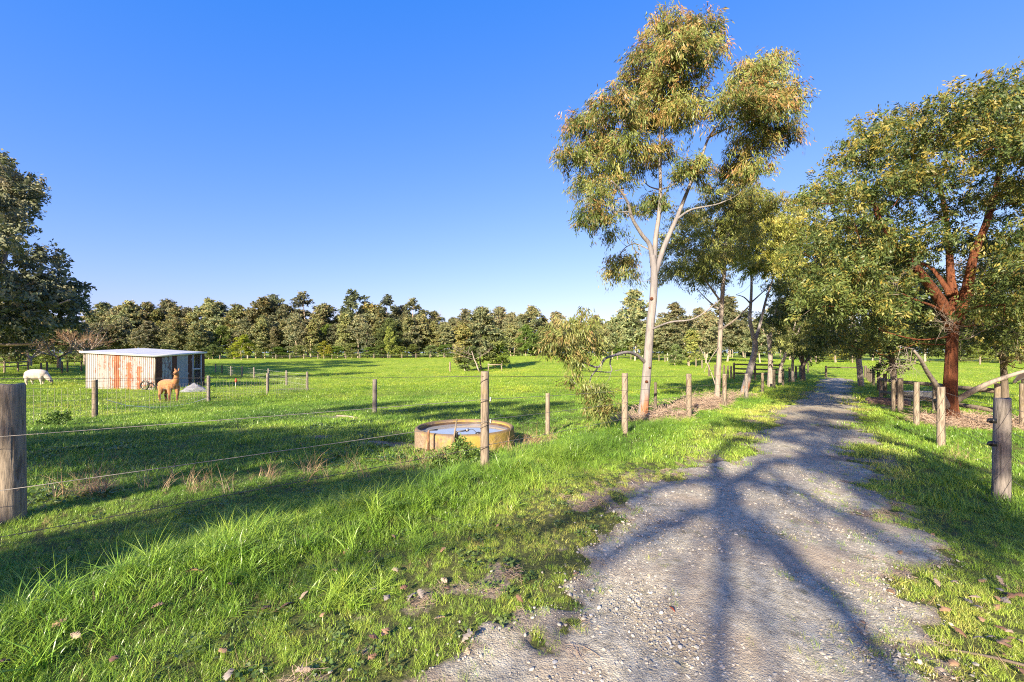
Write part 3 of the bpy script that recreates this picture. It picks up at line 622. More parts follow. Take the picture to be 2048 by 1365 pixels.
_U = ['first', 'second', 'third', 'fourth', 'fifth', 'sixth', 'seventh', 'eighth', 'ninth', 'tenth', 'eleventh', 'twelfth', 'thirteenth', 'fourteenth', 'fifteenth', 'sixteenth', 'seventeenth', 'eighteenth', 'nineteenth']
_T = {20: ('twentieth', 'twenty'), 30: ('thirtieth', 'thirty'), 40: ('fortieth', 'forty'), 50: ('fiftieth', 'fifty'), 60: ('sixtieth', 'sixty'), 70: ('seventieth', 'seventy'), 80: ('eightieth', 'eighty'), 90: ('ninetieth', 'ninety')}
ORD = _U + [_T[n // 10 * 10][0] if n % 10 == 0 else _T[n // 10 * 10][1] + '-' + _U[n % 10 - 1] for n in range(20, 100)]
def far_trees():
    rng = np.random.default_rng(77)
    rows = {'tall': [(185, 625, 'round'), (205, 612, 'round'), (235, 618, 'round'), (262, 607, 'round'), (296, 611, 'round'), (331, 605, 'round'), (352, 622, 'round'), (372, 620, 'round'), (413, 602, 'tall'), (440, 612, 'round'), (478, 614, 'tall'), (500, 622, 'round'), (522, 600, 'tall'), (556, 592, 'sparse'), (585, 624, 'round'),
                     (616, 588, 'sparse'), (650, 612, 'tall'), (690, 624, 'round'), (716, 584, 'sparse'), (745, 612, 'tall'), (772, 594, 'sparse'), (800, 618, 'tall'), (832, 600, 'sparse'), (868, 628, 'round'), (905, 640, 'round'), (935, 624, 'tall'), (962, 622, 'tall'), (998, 620, 'round'), (1028, 630, 'round'), (1062, 616, 'round'), (1112, 628, 'round'), (1152, 646, 'round'), (1192, 634, 'round'), (1232, 640, 'round')],
            'mid': [(195, 650, 'round'), (245, 640, 'round'), (300, 646, 'round'), (350, 640, 'round'), (395, 650, 'round'), (440, 655, 'shrub'), (495, 640, 'tall'), (530, 634, 'narrow'), (565, 640, 'narrow'), (592, 632, 'tall'), (622, 640, 'narrow'), (655, 652, 'shrub'), (690, 630, 'narrow'), (716, 632, 'tall'), (750, 645, 'narrow'), (782, 640, 'shrub'), (812, 632, 'narrow'), (838, 634, 'tall'), (862, 645, 'narrow'), (890, 648, 'tall'), (925, 655, 'shrub'),
                    (1022, 650, 'round'), (1052, 652, 'shrub'), (1085, 655, 'shrub'), (1120, 655, 'round'), (1170, 660, 'round'), (1205, 655, 'round'), (1240, 660, 'shrub')]}
    rows['tall'] += [(1275, 632, 'round'), (1320, 640, 'round'), (1368, 636, 'tall'), (1410, 644, 'round'), (1460, 640, 'round'), (1510, 645, 'round'), (1560, 640, 'round')]
    rows['mid'] += [(1285, 662, 'round'), (1340, 660, 'shrub'), (1395, 664, 'round'), (1440, 660, 'round'), (1490, 664, 'round'), (1545, 660, 'round')]
    for row in rows:                                            # a lower crown between every two of the tops
        L = rows[row]; M2 = []
        for a, b in zip(L[:-1], L[1:]):
            M2.append(a)
            if 14 < b[0] - a[0] < 70: M2.append(((a[0] + b[0]) / 2 + rng.uniform(-3, 3), (a[1] + b[1]) / 2 + rng.uniform(6, 20), 'narrow' if rng.random() < .35 else ('round' if rng.random() < .6 else 'tall')))
        rows[row] = M2 + [L[-1]]
    for row, L in rows.items():
        for i, (px, top, kind) in enumerate(L):
            d = (141 if row == 'tall' else 128) + rng.uniform(-4, 4)
            if px > 1000: d -= 8
            look = dict(round='rounded olive gum', tall='tall open-crowned gum', sparse='thin wispy gum', narrow='narrow leafy gum', shrub='low bushy tree')[kind]
            far_tree('gum_tree', kind, px, top, d, f"{look}, {ORD[i]} from the left in the {'back' if row == 'tall' else 'front'} row of the far wood", 'far tree line beyond the paddock', rng, rng.uniform(1.15, 1.4) if row == 'tall' else rng.uniform(1.1, 1.35))
    for i, (px, top) in enumerate(((180, 690), (330, 690), (425, 690), (470, 696), (520, 698), (555, 695), (600, 692), (640, 690), (672, 694), (705, 688), (735, 696), (765, 690), (800, 694), (830, 690), (860, 692), (895, 690), (930, 692), (1040, 690), (1075, 685), (1110, 690), (1150, 688), (1200, 690), (1240, 690))):
        far_tree('shrub', 'shrub', px, top, 120 + rng.uniform(-3, 3), f'low green shrub, {ORD[i]} from the left below the far wood', 'undergrowth shrubs below the far trees', rng, 1.5 + rng.random(), cat='shrub')
    for px, top, lab in ((697, 590, 'bleached leafless trunk poking above the middle of the far tree line'), (748, 597, 'thin dead tree beside the tallest crown of the far tree line'), (866, 603, 'forked dead tree above the last round crown before the open sky'), (478, 628, 'dead stick-like tree above the trees behind the yellow wattle')):
        far_tree('dead_tree', 'bare', px, top, 144, lab, None, rng, .8)
    far_tree('wattle_tree', 'wattle', 483, 672, 112, 'bright yellow flowering wattle at the edge of the far trees', None, rng, 1.5)
    far_tree('wattle_tree', 'wattle', 780, 657, 118, 'tall yellow-green wattle standing before the far gums', None, rng, .75)
    far_tree('wattle_tree', 'wattle', 648, 684, 117, 'small yellow-green wattle bush below a dark gum in the far trees', None, rng, 1.3)
    # the clump of trees fenced in the middle of the paddock
    for px, top, kind, d, w, lab, cat, nm in ((962, 622, 'round', 66, 1.35, 'tallest olive tree in the clump standing alone in the paddock', 'tree', 'gum_tree'), (930, 650, 'narrow', 64, 1.5, 'yellow-green tree on the near side of the lone paddock clump', 'tree', 'gum_tree'), (990, 660, 'shrub', 66, 1.3, 'dark green bush on the shaded side of the lone paddock clump', 'shrub', 'shrub'), (1003, 682, 'shrub', 65, 1.2, 'small green bush at the end of the lone paddock clump', 'shrub', 'shrub'), (938, 695, 'shrub', 62, 1.4, 'pale reedy bush at the front of the lone paddock clump', 'shrub', 'shrub')):
        far_tree(nm, kind, px, top, d, lab, 'clump of trees in the paddock', rng, w, cat=cat)
    far_tree('bare_tree', 'bare', 960, 684, 60, 'small leafless pinkish tree in front of the lone paddock clump', None, rng, 2.2)
    # middle distance, behind the fence-line gums
    for px, top, kind, d, w, lab in ((1270, 588, 'round', 78, 1.15, 'broad gum with bare pale limbs seen behind the pale slender trunk'), (1335, 640, 'round', 74, 1.3, 'rounded olive gum in the row behind the second fence-line trunk'), (1378, 660, 'narrow', 62, 1.3, 'slim leaning gum in the field behind the fence-line gums'), (1412, 630, 'round', 68, 1.2, 'olive gum between the second and third fence-line trunks'),
                                     (1455, 600, 'round', 75, 1.3, 'taller olive gum far behind the third fence-line trunk'), (1300, 665, 'shrub', 76, 1.4, 'bushy gum low behind the pale slender trunk'), (1520, 640, 'round', 72, 1.4, 'dark rounded tree behind the timber yard rails'), (1348, 612, 'round', 84, 1.2, 'full olive gum filling the gap right of the pale slender trunk'), (1398, 622, 'round', 86, 1.25, 'broad olive gum behind the second fence-line trunk'), (1225, 640, 'round', 92, 1.2, 'rounded gum behind the hanging leafy branch'), (1350, 690, 'shrub', 62, 1.0, 'low pale bush by the far row of small posts')):
        far_tree('gum_tree', kind, px, top, d, lab, 'trees in the middle distance', rng, w)
    for i, (px, top, kind, d) in enumerate(((1580, 600, 'round', 95), (1630, 640, 'round', 98), (1668, 655, 'round', 100), (1700, 668, 'shrub', 92), (1745, 640, 'round', 96), (1790, 610, 'round', 98), (1850, 600, 'round', 92), (1905, 640, 'shrub', 90), (1960, 620, 'round', 92), (2010, 640, 'shrub', 88), (2060, 600, 'round', 90), (2130, 600, 'round', 92))):
        far_tree('gum_tree', kind, px, top, d, f'olive tree, {ORD[i]} from the left in the row beyond the gate', 'trees beyond the gate', rng, 1.45)
    for i, (px, top) in enumerate(((1640, 690), (1672, 676), (1705, 684), (1960, 690), (2000, 695), (2040, 690), (1920, 696))):
        far_tree('shrub', 'wattle' if i in (1, 4) else 'shrub', px, top, 82, f'scrubby yellowish bush, {ORD[i]} from the left beyond the gate', 'scrub beyond the gate', rng, 1.6, cat='shrub')
    # behind the left edge
    for i, (px, top, kind) in enumerate(((-40, 560, 'round'), (40, 620, 'round'), (90, 632, 'round'), (135, 640, 'round'), (-120, 560, 'round'), (165, 650, 'round'))):
        far_tree('gum_tree', kind, px, top, 92 + 3 * i, f'{ORD[i]} dark gum in the group behind the huge gum at the left edge', 'trees behind the huge gum', rng, 1.4)
    for i, (px, top) in enumerate(((20, 690), (65, 700), (100, 702), (150, 690))):
        far_tree('shrub', 'shrub', px, top, 72, f'dark bush, {ORD[i]} from the left behind the far rail fence', 'bushes behind the rail fence', rng, 1.4, cat='shrub')
far_trees()
def bare_fruit_tree(px, foot, d, hgt, label, seed, n0=6, up=.45, mat=None):
    rng = np.random.default_rng(seed); b = drop(px, foot, d); t = tree_thing('bare_tree', b, label); mb = MB(); tw = MB()
    def grow(p, dr, L, r, lev):
        P = [p]; n = 4
        for _ in range(n): dr = nrm(dr + rng.normal(size=3) * .15 + np.array([0, 0, .05])); P.append(P[-1] + dr * L / n)
        (mb if lev > 1 else tw).tube(P, np.linspace(r, r * .55, n + 1), 5 if lev > 1 else 3)
        if lev:
            for _ in range(4): k = rng.integers(1, n + 1); grow(P[k], nrm(dr + rng.normal(size=3) * .5 + np.array([0, 0, .1])), L * rng.uniform(.5, .75), max(.012, r * .5), lev - 1)
    mb.tube([b + [0, 0, -.2], b + [0, 0, hgt * .12], b + [.02, 0, hgt * .24]], [.24, .2, .2], 9)
    for i in range(n0):
        a = 6.28 * i / n0 + rng.random(); grow(b + [0, 0, hgt * .23], nrm(np.array([math.cos(a), math.sin(a), up])), hgt * .42, .1, 3)
    mb.obj('trunk', M['dead'], t, True); tw.obj('twigs', mat or M['twig'], t)
bare_fruit_tree(118, 736, 54, 5.6, 'leafless orchard tree with fan of orange twigs left of the shed', 8)
bare_fruit_tree(170, 732, 66, 7.0, 'leafless twiggy tree close behind the shed roof corner', 9, 7, .8)
bare_fruit_tree(60, 735, 60, 4.5, 'leafless brown tree under the huge gum at the left edge', 10, 6, .4)

# a far ridge in the gap of the tree line, haze painted into its colour
def ridge():
    xs = np.linspace(-2600, 3200, 90); mb = MB(); V = []
    for i, x in enumerate(xs):
        h = 128 + 22 * math.sin(x / 420.) + 10 * math.sin(x / 150. + 1)
        V += [(x, 1700, -5), (x, 2000, h * .8), (x, 2300, h), (x, 2900, -5)]
    n = 4; Q = [(i * n + j, (i + 1) * n + j, (i + 1) * n + j + 1, i * n + j + 1) for i in range(len(xs) - 1) for j in range(3)]
    m = plain('haze_tinted_forested_ridge', (.13, .18, .23), 1, 0, .2, .01)
    o = link(bpy.data.objects.new('hill', np_mesh('hill', V, [Q], m, True))); tag(o, 'far wooded ridge tinted blue for haze in the gap of the trees', kind='structure')
ridge()

# ------------------------------------------------------------------ trees behind the viewer that throw the shadows seen on the grass and track
def shadow_point(px, py, h):              # the point h metres up whose shadow falls on the ground at that pixel
    r = np.array([(px - 1024) / FPX, 1.0, (HZ - py) / FPX]); t = 3.0
    for _ in range(40):
        p = np.array([0, 0, EYE]) + r * t; t += (p[2] - zt(p[0], p[1])) / max(.05, -r[2]) * .6
        t = max(.5, min(t, 200))
    g = np.array([0, 0, EYE]) + r * t; return g - np.array(LDIR) * (h / -LDIR[2])
def behind_oak():
    rng = np.random.default_rng(14); base = ground(-6.0, -11.6)
    t = tree_thing('oak_tree', base, 'bare winter tree whose branch shadows fork across the gravel track'); sk = Skeleton()
    S = lambda a, b, h: shadow_point(a, b, h * 1.35); crot = S(1455, 1010, 5.6)
    sk.limb([base + [0, 0, -.3], base + [.1, .2, 1.6], (base + crot) / 2, crot], .075, .055, 12)
    for r, L in ((.15, [(1455, 1010, 5.6), (1545, 1091, 5.3), (1600, 1141, 5.1), (1660, 1200, 4.9), (1745, 1290, 4.8), (1810, 1370, 4.7)]),
                 (.115, [(1455, 1010, 5.6), (1404, 1018, 5.8), (1292, 1074, 5.7), (1214, 1113, 5.8), (1130, 1122, 6.1), (1000, 1135, 6.4)]),
                 (.115, [(1455, 1010, 5.6), (1430, 960, 6.1), (1326, 973, 6.4), (1169, 1024, 6.5), (1085, 1060, 6.6), (900, 1085, 7.0), (700, 1130, 7.2), (450, 1185, 7.4)]),
                 (.115, [(1455, 1010, 5.6), (1480, 962, 6.1), (1572, 979, 6.2), (1685, 1035, 6.2), (1797, 1091, 6.2), (1900, 1130, 6.4), (2030, 1190, 6.4)]),
                 (.115, [(1480, 962, 6.1), (1560, 920, 7.0), (1680, 930, 7.2), (1790, 980, 7.4), (1900, 1040, 7.6)]), (.115, [(1430, 960, 6.1), (1440, 905, 7.4), (1500, 870, 8.2), (1560, 850, 9.0)])):
        sk.limb([S(*q) for q in L], r, r * .35, 8, 5, True, .03, rng)
    nodes = list(sk.nodes)
    mb = sk.mb
    def grow(p, dr, L, r, lev):
        P = [p]; n = 4
        for _ in range(n): dr = nrm(dr + rng.normal(size=3) * .2); P.append(P[-1] + dr * L / n)
        mb.tube(P, np.linspace(r, r * .45, n + 1), 5)
        if lev:
            for _ in range(3): grow(P[rng.integers(2, n + 1)], nrm(dr + rng.normal(size=3) * .6), L * .6, r * .5, lev - 1)
    for i in rng.choice(np.arange(12, len(nodes)), 26, replace=False): grow(nodes[i], nrm(rng.normal(size=3) + np.array([.2, .3, .5])), rng.uniform(.9, 2.0), .035, 2)
    skel_part(sk, 'trunk', M['dark_bark'], t)
behind_oak()
def behind_leafy(base, spots, n, label, seed, leaf=.2, width=.075):
    """spots: pixel where the clump's shadow falls, its height, its radius"""
    rng = np.random.default_rng(seed); b = ground(*base); t = tree_thing('gum_tree', b, label, 'tree', 'trees behind the viewer'); sk = Skeleton()
    cl = [[*(shadow_point(q[0], q[1], q[2]) if len(q) == 4 else np.array(q[:3]) - np.array(LDIR) * q[3]), q[-1]] for q in spots]; C = np.array(cl); mid = C[:, :3].mean(0)
    sk.limb([b + [0, 0, -.3], b + [0, 0, 1], b * .5 + mid * .5, mid], .3, .1, 10); sk.reach(cl, rng, .05, 6, .05, 99, 2)
    skel_part(sk, 'trunk', M['gum_grey'], t); off = np.array([*t.location, 0])
    link(bpy.data.objects.new('crown', crown_mesh('crown', C - off, n, leaf, width, OLIVE, rng, .6, .4, 20)), t)
behind_leafy((-13, -9), [(90, 870, 8, .9), (160, 890, 8.5, .8), (240, 875, 8, .9), (330, 890, 8.4, .9), (420, 880, 9, .9), (500, 900, 8.5, .8), (580, 880, 9, .8), (660, 905, 8.5, .7), (720, 880, 9, .6), (300, 925, 7.6, .7), (450, 925, 7.8, .7), (150, 930, 7.4, .8), (60, 915, 7.6, .8), (600, 925, 8, .6), (-60, 900, 8, 1), (-150, 890, 8, 1)], 15000, 'leafy tree whose shade darkens the paddock between strainer post and trough', 61)
behind_leafy((-8, -14), [(820, 825, 11, .8), (900, 818, 11.5, .7), (760, 812, 12, .7), (990, 812, 12, .7), (1060, 820, 12, .7), (1110, 812, 12, .6), (1040, 835, 11, .5), (870, 835, 11, .5), (680, 820, 11, .6), (950, 830, 11, .5)], 9000, 'leafy tree whose shade crosses the paddock behind the trough', 62)
behind_leafy((4, -12), [(12.6, 12.7, .2, 21, .5), (12.6, 12.7, 1.0, 21.5, .5), (12.7, 12.7, 1.7, 22, .45), (12.4, 12.4, .6, 20, .4), (1640, 905, 9, .5), (1580, 880, 9.5, .6), (1680, 870, 9.5, .7), (1620, 850, 10, .7), (1700, 840, 10.4, .7), (1640, 830, 10.8, .7), (1560, 860, 9.8, .5), (1800, 980, 7.6, .7), (1880, 1010, 7.4, .6), (1950, 1050, 7, .6), (1780, 930, 8, .6), (1850, 950, 8, .6), (2020, 1080, 6.8, .6), (1480, 850, 10, .5), (1700, 940, 8.5, .5)], 9500, 'leafy tree whose dappled shade lies over the track and right verge', 63)
behind_leafy((-6, -7), [(430, 1022, 7, .25), (560, 1000, 7.2, .3), (660, 985, 7.3, .25), (770, 972, 7.4, .25), (20, 1130, 6.2, .3), (60, 1185, 6.0, .2)], 2600, 'leafy tree whose shade falls on the long grass by the strainer post', 64)
def beside_tree(x, y, h, label, seed):
    rng = np.random.default_rng(seed); b = ground(x, y); t = tree_thing('gum_tree', b, label, 'tree', 'trees outside the view'); tm, cm = KINDS['tall'][seed % 3]
    t.scale = (h / 16 * 1.3, h / 16 * 1.3, h / 16); t.rotation_euler = (0, 0, seed); link(bpy.data.objects.new('trunk', tm), t); link(bpy.data.objects.new('crown', cm), t)
beside_tree(-46, 16, 20, 'tall gum whose long shadow lies across the middle of the field', 1)
beside_tree(-56, 22, 19, 'broad gum whose shadow falls across the field behind the shed', 2)

def far_wood():
    rng = np.random.default_rng(90); C = []
    for px in np.linspace(-420, 2500, 210):
        d = rng.uniform(150, 166); b = drop(px, 715, d)
        for z in (1.5, 4.5, 7.5, 10.0): C.append([b[0] + rng.normal(), d + rng.normal() * 2, b[2] + z + rng.normal() * .8, rng.uniform(2.0, 3.2)])
    me = crown_mesh('far_woodland', C, 110000, .9, .5, ((.03, .045, .02), (.14, .155, .06)), rng, .3, .8, 12, mat=M['farleaf'])
    tag(link(bpy.data.objects.new('far_woodland', me)), 'dim mass of woodland filling in behind the far tree line', 'woodland', kind='stuff')
far_wood()

# ------------------------------------------------------------------ fences
def post_mesh(h, dia, seed, k=14, under=.3, lean=0.0, flat=False):
    rng = np.random.default_rng(seed); r = dia / 2; prof = 1 + rng.normal(size=k) * .035
    zs = [-under, 0, h * .2, h * .45, h * .7, h * .9, h - .012, h]; V = []; th = np.arange(k) * 2 * np.pi / k
    for i, z in enumerate(zs):
        rr = r * (1.04 - .08 * max(0, z) / h) * prof * (1 + rng.normal(size=k) * .012)
        if i == len(zs) - 1: rr = rr * .93
        V.append(np.stack([rr * np.cos(th) + lean * z, rr * np.sin(th), np.full(k, z) + (rng.normal(size=k) * .004 if i >= len(zs) - 2 else 0)], 1))
    V = np.vstack(V + [[[lean * h, 0, h - .003]]]); n = len(zs)
    Q = [(i * k + j, i * k + (j + 1) % k, (i + 1) * k + (j + 1) % k, (i + 1) * k + j) for i in range(n - 1) for j in range(k)]
    T = [((n - 1) * k + j, (n - 1) * k + (j + 1) % k, n * k) for j in range(k)]
    return V, Q, T
_ps = [0]
def post(parent, p, h, dia, mat, label=None, lean=0.0, name='post'):
    _ps[0] += 1; V, Q, T = post_mesh(h, dia, 500 + _ps[0], lean=lean)
    me = np_mesh(name, V, [np.array(Q), np.array(T)], mat, False)
    o = bpy.data.objects.new(name, me); o.location = Vector(p) - Vector(parent.location); o.rotation_euler = (0, 0, _ps[0] * 1.7)
    if label: o['label'] = label
    return link(o, parent)
def sagline(a, b, sag, n=9):
    t = np.linspace(0, 1, n)[:, None]; P = np.asarray(a) * (1 - t) + np.asarray(b) * t; P[:, 2] -= (4 * t * (1 - t))[:, 0] * sag; return P
def wire(parent, pts, r=.003, mat='wire', name='wire', sag=.012, barbs=0.0, k=4):
    mb = MB(); P = []
    for a, b in zip(pts[:-1], pts[1:]): P += list(sagline(a, b, sag * np.linalg.norm(np.asarray(b) - a) / 4)[:-1])
    P.append(np.asarray(pts[-1])); P = np.array(P); mb.tube(P, r, k, False)
    if barbs:
        rng = np.random.default_rng(3); seg = np.linalg.norm(np.diff(P, axis=0), axis=1); cum = np.concatenate([[0], np.cumsum(seg)])
        for s in np.arange(.05, cum[-1], barbs):
            i = np.searchsorted(cum, s) - 1; c = P[i] + (P[i + 1] - P[i]) * (s - cum[i]) / seg[i]
            for _ in range(2): dv = nrm(rng.normal(size=3)) * .018; mb.tube([c - dv, c + dv], r * .55, 3, False)
    o = mb.obj(name, M[mat], parent)
    if barbs: o['kind'] = 'stuff'
    return o
def on_line(px, u):
    k = (px - 1024) / FPX; v = u * (k * DX + DY) / (k * DY - DX); return XY(u, v)
PA = POST_AT
def gp(p): return np.array([p[0], p[1], zt(p[0], p[1])])
def left_fence():
    f = empty('lane_fence', gp(PA['wrapped'])); tag(f, 'post and wire fence with weathered round posts along the left of the track', 'fence')
    info = {}
    order = ['strainer_l', 'wrapped', 'p1250', 'p1377', 'p1448', 'p1493', 'p1525']
    mats = dict(strainer_l='post_pale', wrapped='post', p1250='post_pale', p1377='post', p1448='post', p1493='post_grey', p1525='post')
    labs = dict(strainer_l='thick pale strainer post cut off by the left edge', wrapped='slim mossy post with tie wires and insulators by the trough')
    pts = []
    for k in order:
        b = gp(PA[k]); top = PA[k][2] + POSTS[k][3]; o = post(f, b, top - b[2], POSTS[k][4], M[mats[k]], labs.get(k)); info[k] = o; pts.append((b, top))
    for px in (1548, 1566, 1579, 1592, 1600, 1608, 1616):
        x, y = on_line(px, -3.77); b = ground(x, y); post(f, b, 1.25, .16, M['post_dark']); pts.append((b, b[2] + 1.25))
    P = lambda px, py, d: PX(px, py, d)
    nr = np.array([DY, -DX, 0]) * .07
    W = info['wrapped']; wb = gp(PA['wrapped']); wd = PA['wrapped'][1] - .062
    L = PA['strainer_l']; ld = L[1] - .02
    # wires, from beyond the left edge past the strainer to the wrapped post, then post to post along the lane
    for ya, yb, dl, mat, r, bb in ((981, 843, 3.75, 'wire', .0032, 0), (873, 799, 3.8, 'wire', .0030, 0), (1074, 893, 3.5, 'rustwire', .003, .14)):
        a = P(0, ya, dl); e = P(976, yb, wd); a2 = a + (a - e) * .25
        wire(f, [a2, e], r, mat, 'barbed_wire' if bb else 'wire', .004, bb)
    a = P(-80, 757.5, 9.5); wire(f, [a, P(749.5, 756, 15.2)], .005, 'rustwire', 'barbed_wire', .0, .16)
    wire(f, [P(749.5, 756, 15.2), P(966, 753, wd)], .0035, 'rustwire', 'barbed_wire', .0, .16)
    for hgt, mat, bb in ((.06, 'rustwire', 0), (.36, 'wire', 0), (.62, 'wire', 0), (.95, 'wire', 0)):
        ln = [np.array([b[0], b[1], top - hgt]) + nr for b, top in pts[1:]]
        wire(f, ln, .0035 if bb == 0 else .003, mat, 'wire', .01)
    mbx = lambda: MB()
    for y0, y1 in ((768, 752), (807, 799), (860, 846), (903, 890)):      # tie wires wound round the slim post
        mb = MB(); n = 9; zz = np.linspace(0, 1, n); a0 = math.pi * 1.0 + .35; P0 = []
        for t in zz:
            a = math.pi + .1 + t * (math.pi - .2); c = wb + np.array([.062 * math.cos(a), .062 * math.sin(a), 0]); c[2] = EYE + (HZ - (y0 + (y1 - y0) * t)) / FPX * wd; P0.append(c)
        mb.tube(P0, .0035, 4); o = bpy.data.objects.new('tie_wire', mb.mesh('tie_wire', M['rustwire'], True, tuple(f.location))); o.matrix_parent_inverse = Matrix.Translation(-W.location) ; link(o, W); o.location = (0, 0, 0); o.matrix_parent_inverse = (Matrix.Translation(W.location) @ W.rotation_euler.to_matrix().to_4x4()).inverted()
    for yy in (799, 843):
        mb = MB(); c = P(981, yy, wd + .02)
        mb.lathe([(.0, -.028), (.008, -.028), (.012, -.016), (.007, -.008), (.012, 0), (.007, .008), (.012, .018), (.007, .028), (.0, .029)], 10, c)
        o = bpy.data.objects.new('insulator', mb.mesh('insulator', M['white_plastic'], True, tuple(f.location))); link(o, W); o.matrix_parent_inverse = (Matrix.Translation(W.location) @ W.rotation_euler.to_matrix().to_4x4()).inverted()
        mb = MB(); mb.tube([c + [-.004, .0, .03], c + [.012, -.012, .0], c + [-.002, 0, -.034]], .006, 5)
        o = bpy.data.objects.new('insulator_clip', mb.mesh('insulator_clip', M['black_plastic'], True, tuple(f.location))); link(o, W); o.matrix_parent_inverse = (Matrix.Translation(W.location) @ W.rotation_euler.to_matrix().to_4x4()).inverted()
left_fence()
def right_fence():
    f = empty('lane_fence', gp(PA['p1882'])); tag(f, 'post and wire fence with round grey posts along the right of the track', 'fence'); pts = []
    for k, m in (('strainer_r', 'post_grey'), ('p1882', 'post_pale'), ('p1833', 'post_pale'), ('p1800', 'post_pale')):
        b = gp(PA[k]); top = PA[k][2] + POSTS[k][3]; pts.append((b, top))
        o = post(f, b, top - b[2], POSTS[k][4], M[m], 'thick grey strainer post nearest on the right' if k == 'strainer_r' else None, lean=.02 if k == 'strainer_r' else 0)
        if k == 'strainer_r':
            for yy in (842, 888):
                mb = MB(); c = PX(1986, yy, b[1] - .03); mb.box(c, (.05, .05, .06)); mb.tube([c, c + [-.05, 0, .01], c + [-.075, 0, -.01]], [.02, .022, .008], 8)
                q = mb.obj('insulator', M['black_plastic'], f)
    b = gp(PA['p1800']); post(f, b + [-.16, .1, 0], 1.12, .11, M['post'])
    for px in (1787, 1770, 1757, 1747, 1742, 1738, 1735):
        x, y = on_line(px, 1.55); b = ground(x, y); post(f, b, 1.2, .16, M['post_dark']); pts.append((b, b[2] + 1.2))
    s = pts[0]; back = XY(1.55, 3.0); s0 = np.array([back[0], back[1], zt(*back)])
    nr = np.array([DY, -DX, 0]) * .075
    for hgt in (.12, .42, .72, 1.0):
        wire(f, [np.array([s0[0], s0[1], s0[2] + 1.3 - hgt]) + nr] + [np.array([b[0], b[1], t - hgt]) + nr for b, t in pts], .003, 'wire', 'wire', .02)
right_fence()
def enclosure():
    f = empty('netting_fence', gp(PA['p535'])); tag(f, 'wire netting fence with round posts around the alpaca and shed', 'fence'); pts = []
    for k in ('p190', 'p417', 'p535', 'p614'):
        b = gp(PA[k]); top = PA[k][2] + POSTS[k][3]; post(f, b, top - b[2], POSTS[k][4], M['post_grey' if k != 'p190' else 'post']); pts.append((b, top))
    rear = []
    for px, yt, yb in ((573, 741, 771), (537, 738, 765), (508, 735, 760), (484, 733, 756), (462, 732, 752.5), (444, 729.5, 749), (431, 728, 747)):
        d = FPX * 1.2 / (yb - yt) if yb - yt > 22 else 46 + (500 - px) * .18; p = PX(px, yb, d); b = gp(p); post(f, b, 1.2, .15, M['post_grey' if px not in (444,) else 'post_dark']); rear.append((b, b[2] + 1.2))
    s0 = gp(np.array([-13.2, 6.5, 0])); pts = [(s0, s0[2] + 1.2)] + pts
    net = MB()
    for a, b in zip(pts[:-1], pts[1:]):
        L = np.linalg.norm(a[0][:2] - b[0][:2]); n = max(2, int(L / .18))
        for t in np.linspace(0, 1, n):
            x, y = (a[0] * (1 - t) + b[0] * t)[:2]; z = zt(x, y); net.tube([(x + .08, y, z + .02), (x + .08, y, z + .95)], .004, 3, False)
        for hh in (.1, .26, .42, .58, .76, .95):
            net.tube([np.array([*(a[0] * (1 - t) + b[0] * t)[:2], zt(*(a[0] * (1 - t) + b[0] * t)[:2]) + hh]) + [.08, 0, 0] for t in np.linspace(0, 1, 7)], .004, 3, False)
    o = net.obj('netting', M['wire'], f); o['kind'] = 'stuff'
    wire(f, [np.array([b[0] + .08, b[1], t - .05]) for b, t in pts], .004, 'rustwire', 'wire', .01)
    allr = [pts[-1]] + rear
    for hh in (.15, .5, .85):
        wire(f, [np.array([b[0], b[1] - .08, t - hh]) for b, t in allr], .003, 'poly', 'tape', .01)
    net2 = MB()
    for a, b in zip(allr[:-1], allr[1:]):
        L = np.linalg.norm(a[0][:2] - b[0][:2])
        for t in np.linspace(0, 1, max(2, int(L / .35))):
            x, y = (a[0] * (1 - t) + b[0] * t)[:2]; z = zt(x, y); net2.tube([(x, y - .1, z), (x, y - .1, z + .9)], .003, 3, False)
    o = net2.obj('netting', M['wire'], f); o['kind'] = 'stuff'
    r = wire(f, [PX(212, 800, 14.7), PX(255, 812, 15.6), PX(300, 815, 16.8), PX(345, 814, 18), PX(385, 806, 19.2), PX(413, 797, 19.9)], .011, 'poly', 'slack_rope', 0)
    r['label'] = 'slack pale rope hanging along the netting'
enclosure()
def loose_posts():
    f = empty('paddock_fence_post', gp(PA['p750'])); b = gp(PA['p750']); V, Q, T = post_mesh(PA['p750'][2] + 1.2 - b[2], .15, 801)
    for px, yb, yt, d, dia, m, lab in ((749.5, 829, 759, 15.3, .15, 'post_grey', 'lone grey post standing in the paddock beyond the trough'), (1095, 870, 787, 10.2, .10, 'post_pale', 'short slim post between the trough and the hanging gum branch'), (1311, 820, 765, 15, .10, 'post_dark', 'short dark post just right of the pale gum trunk')):
        p = PX(px, yb, d); b = gp(p); h = EYE + (HZ - yt) / FPX * d - b[2]; V, Q, T = post_mesh(h, dia, int(px))
        o = link(bpy.data.objects.new('paddock_post', np_mesh('paddock_post', V, [np.array(Q), np.array(T)], M[m]))); o.location = b; tag(o, lab, 'post')
    bpy.data.objects.remove(f)
loose_posts()
def rail_fence(name, label, pts, heights, rails, mat, postd=.15, railw=(.05, .14), cat='fence', round_rail=False):
    f = empty(name, pts[0]); tag(f, label, cat)
    for p, h in zip(pts, heights): post(f, p, h, postd, M[mat])
    for a, b in zip(pts[:-1], pts[1:]):
        for hh in rails:
            mb = MB(); A = np.array(a) + [0, 0, hh]; B = np.array(b) + [0, 0, hh]
            if round_rail: mb.tube([A, (A + B) / 2 - [0, 0, .02], B], railw[0], 8)
            else: mb.beam(A - [0, .09, 0], B - [0, .09, 0], railw[0], railw[1])
            mb.obj('rail', M[mat], f)
    return f
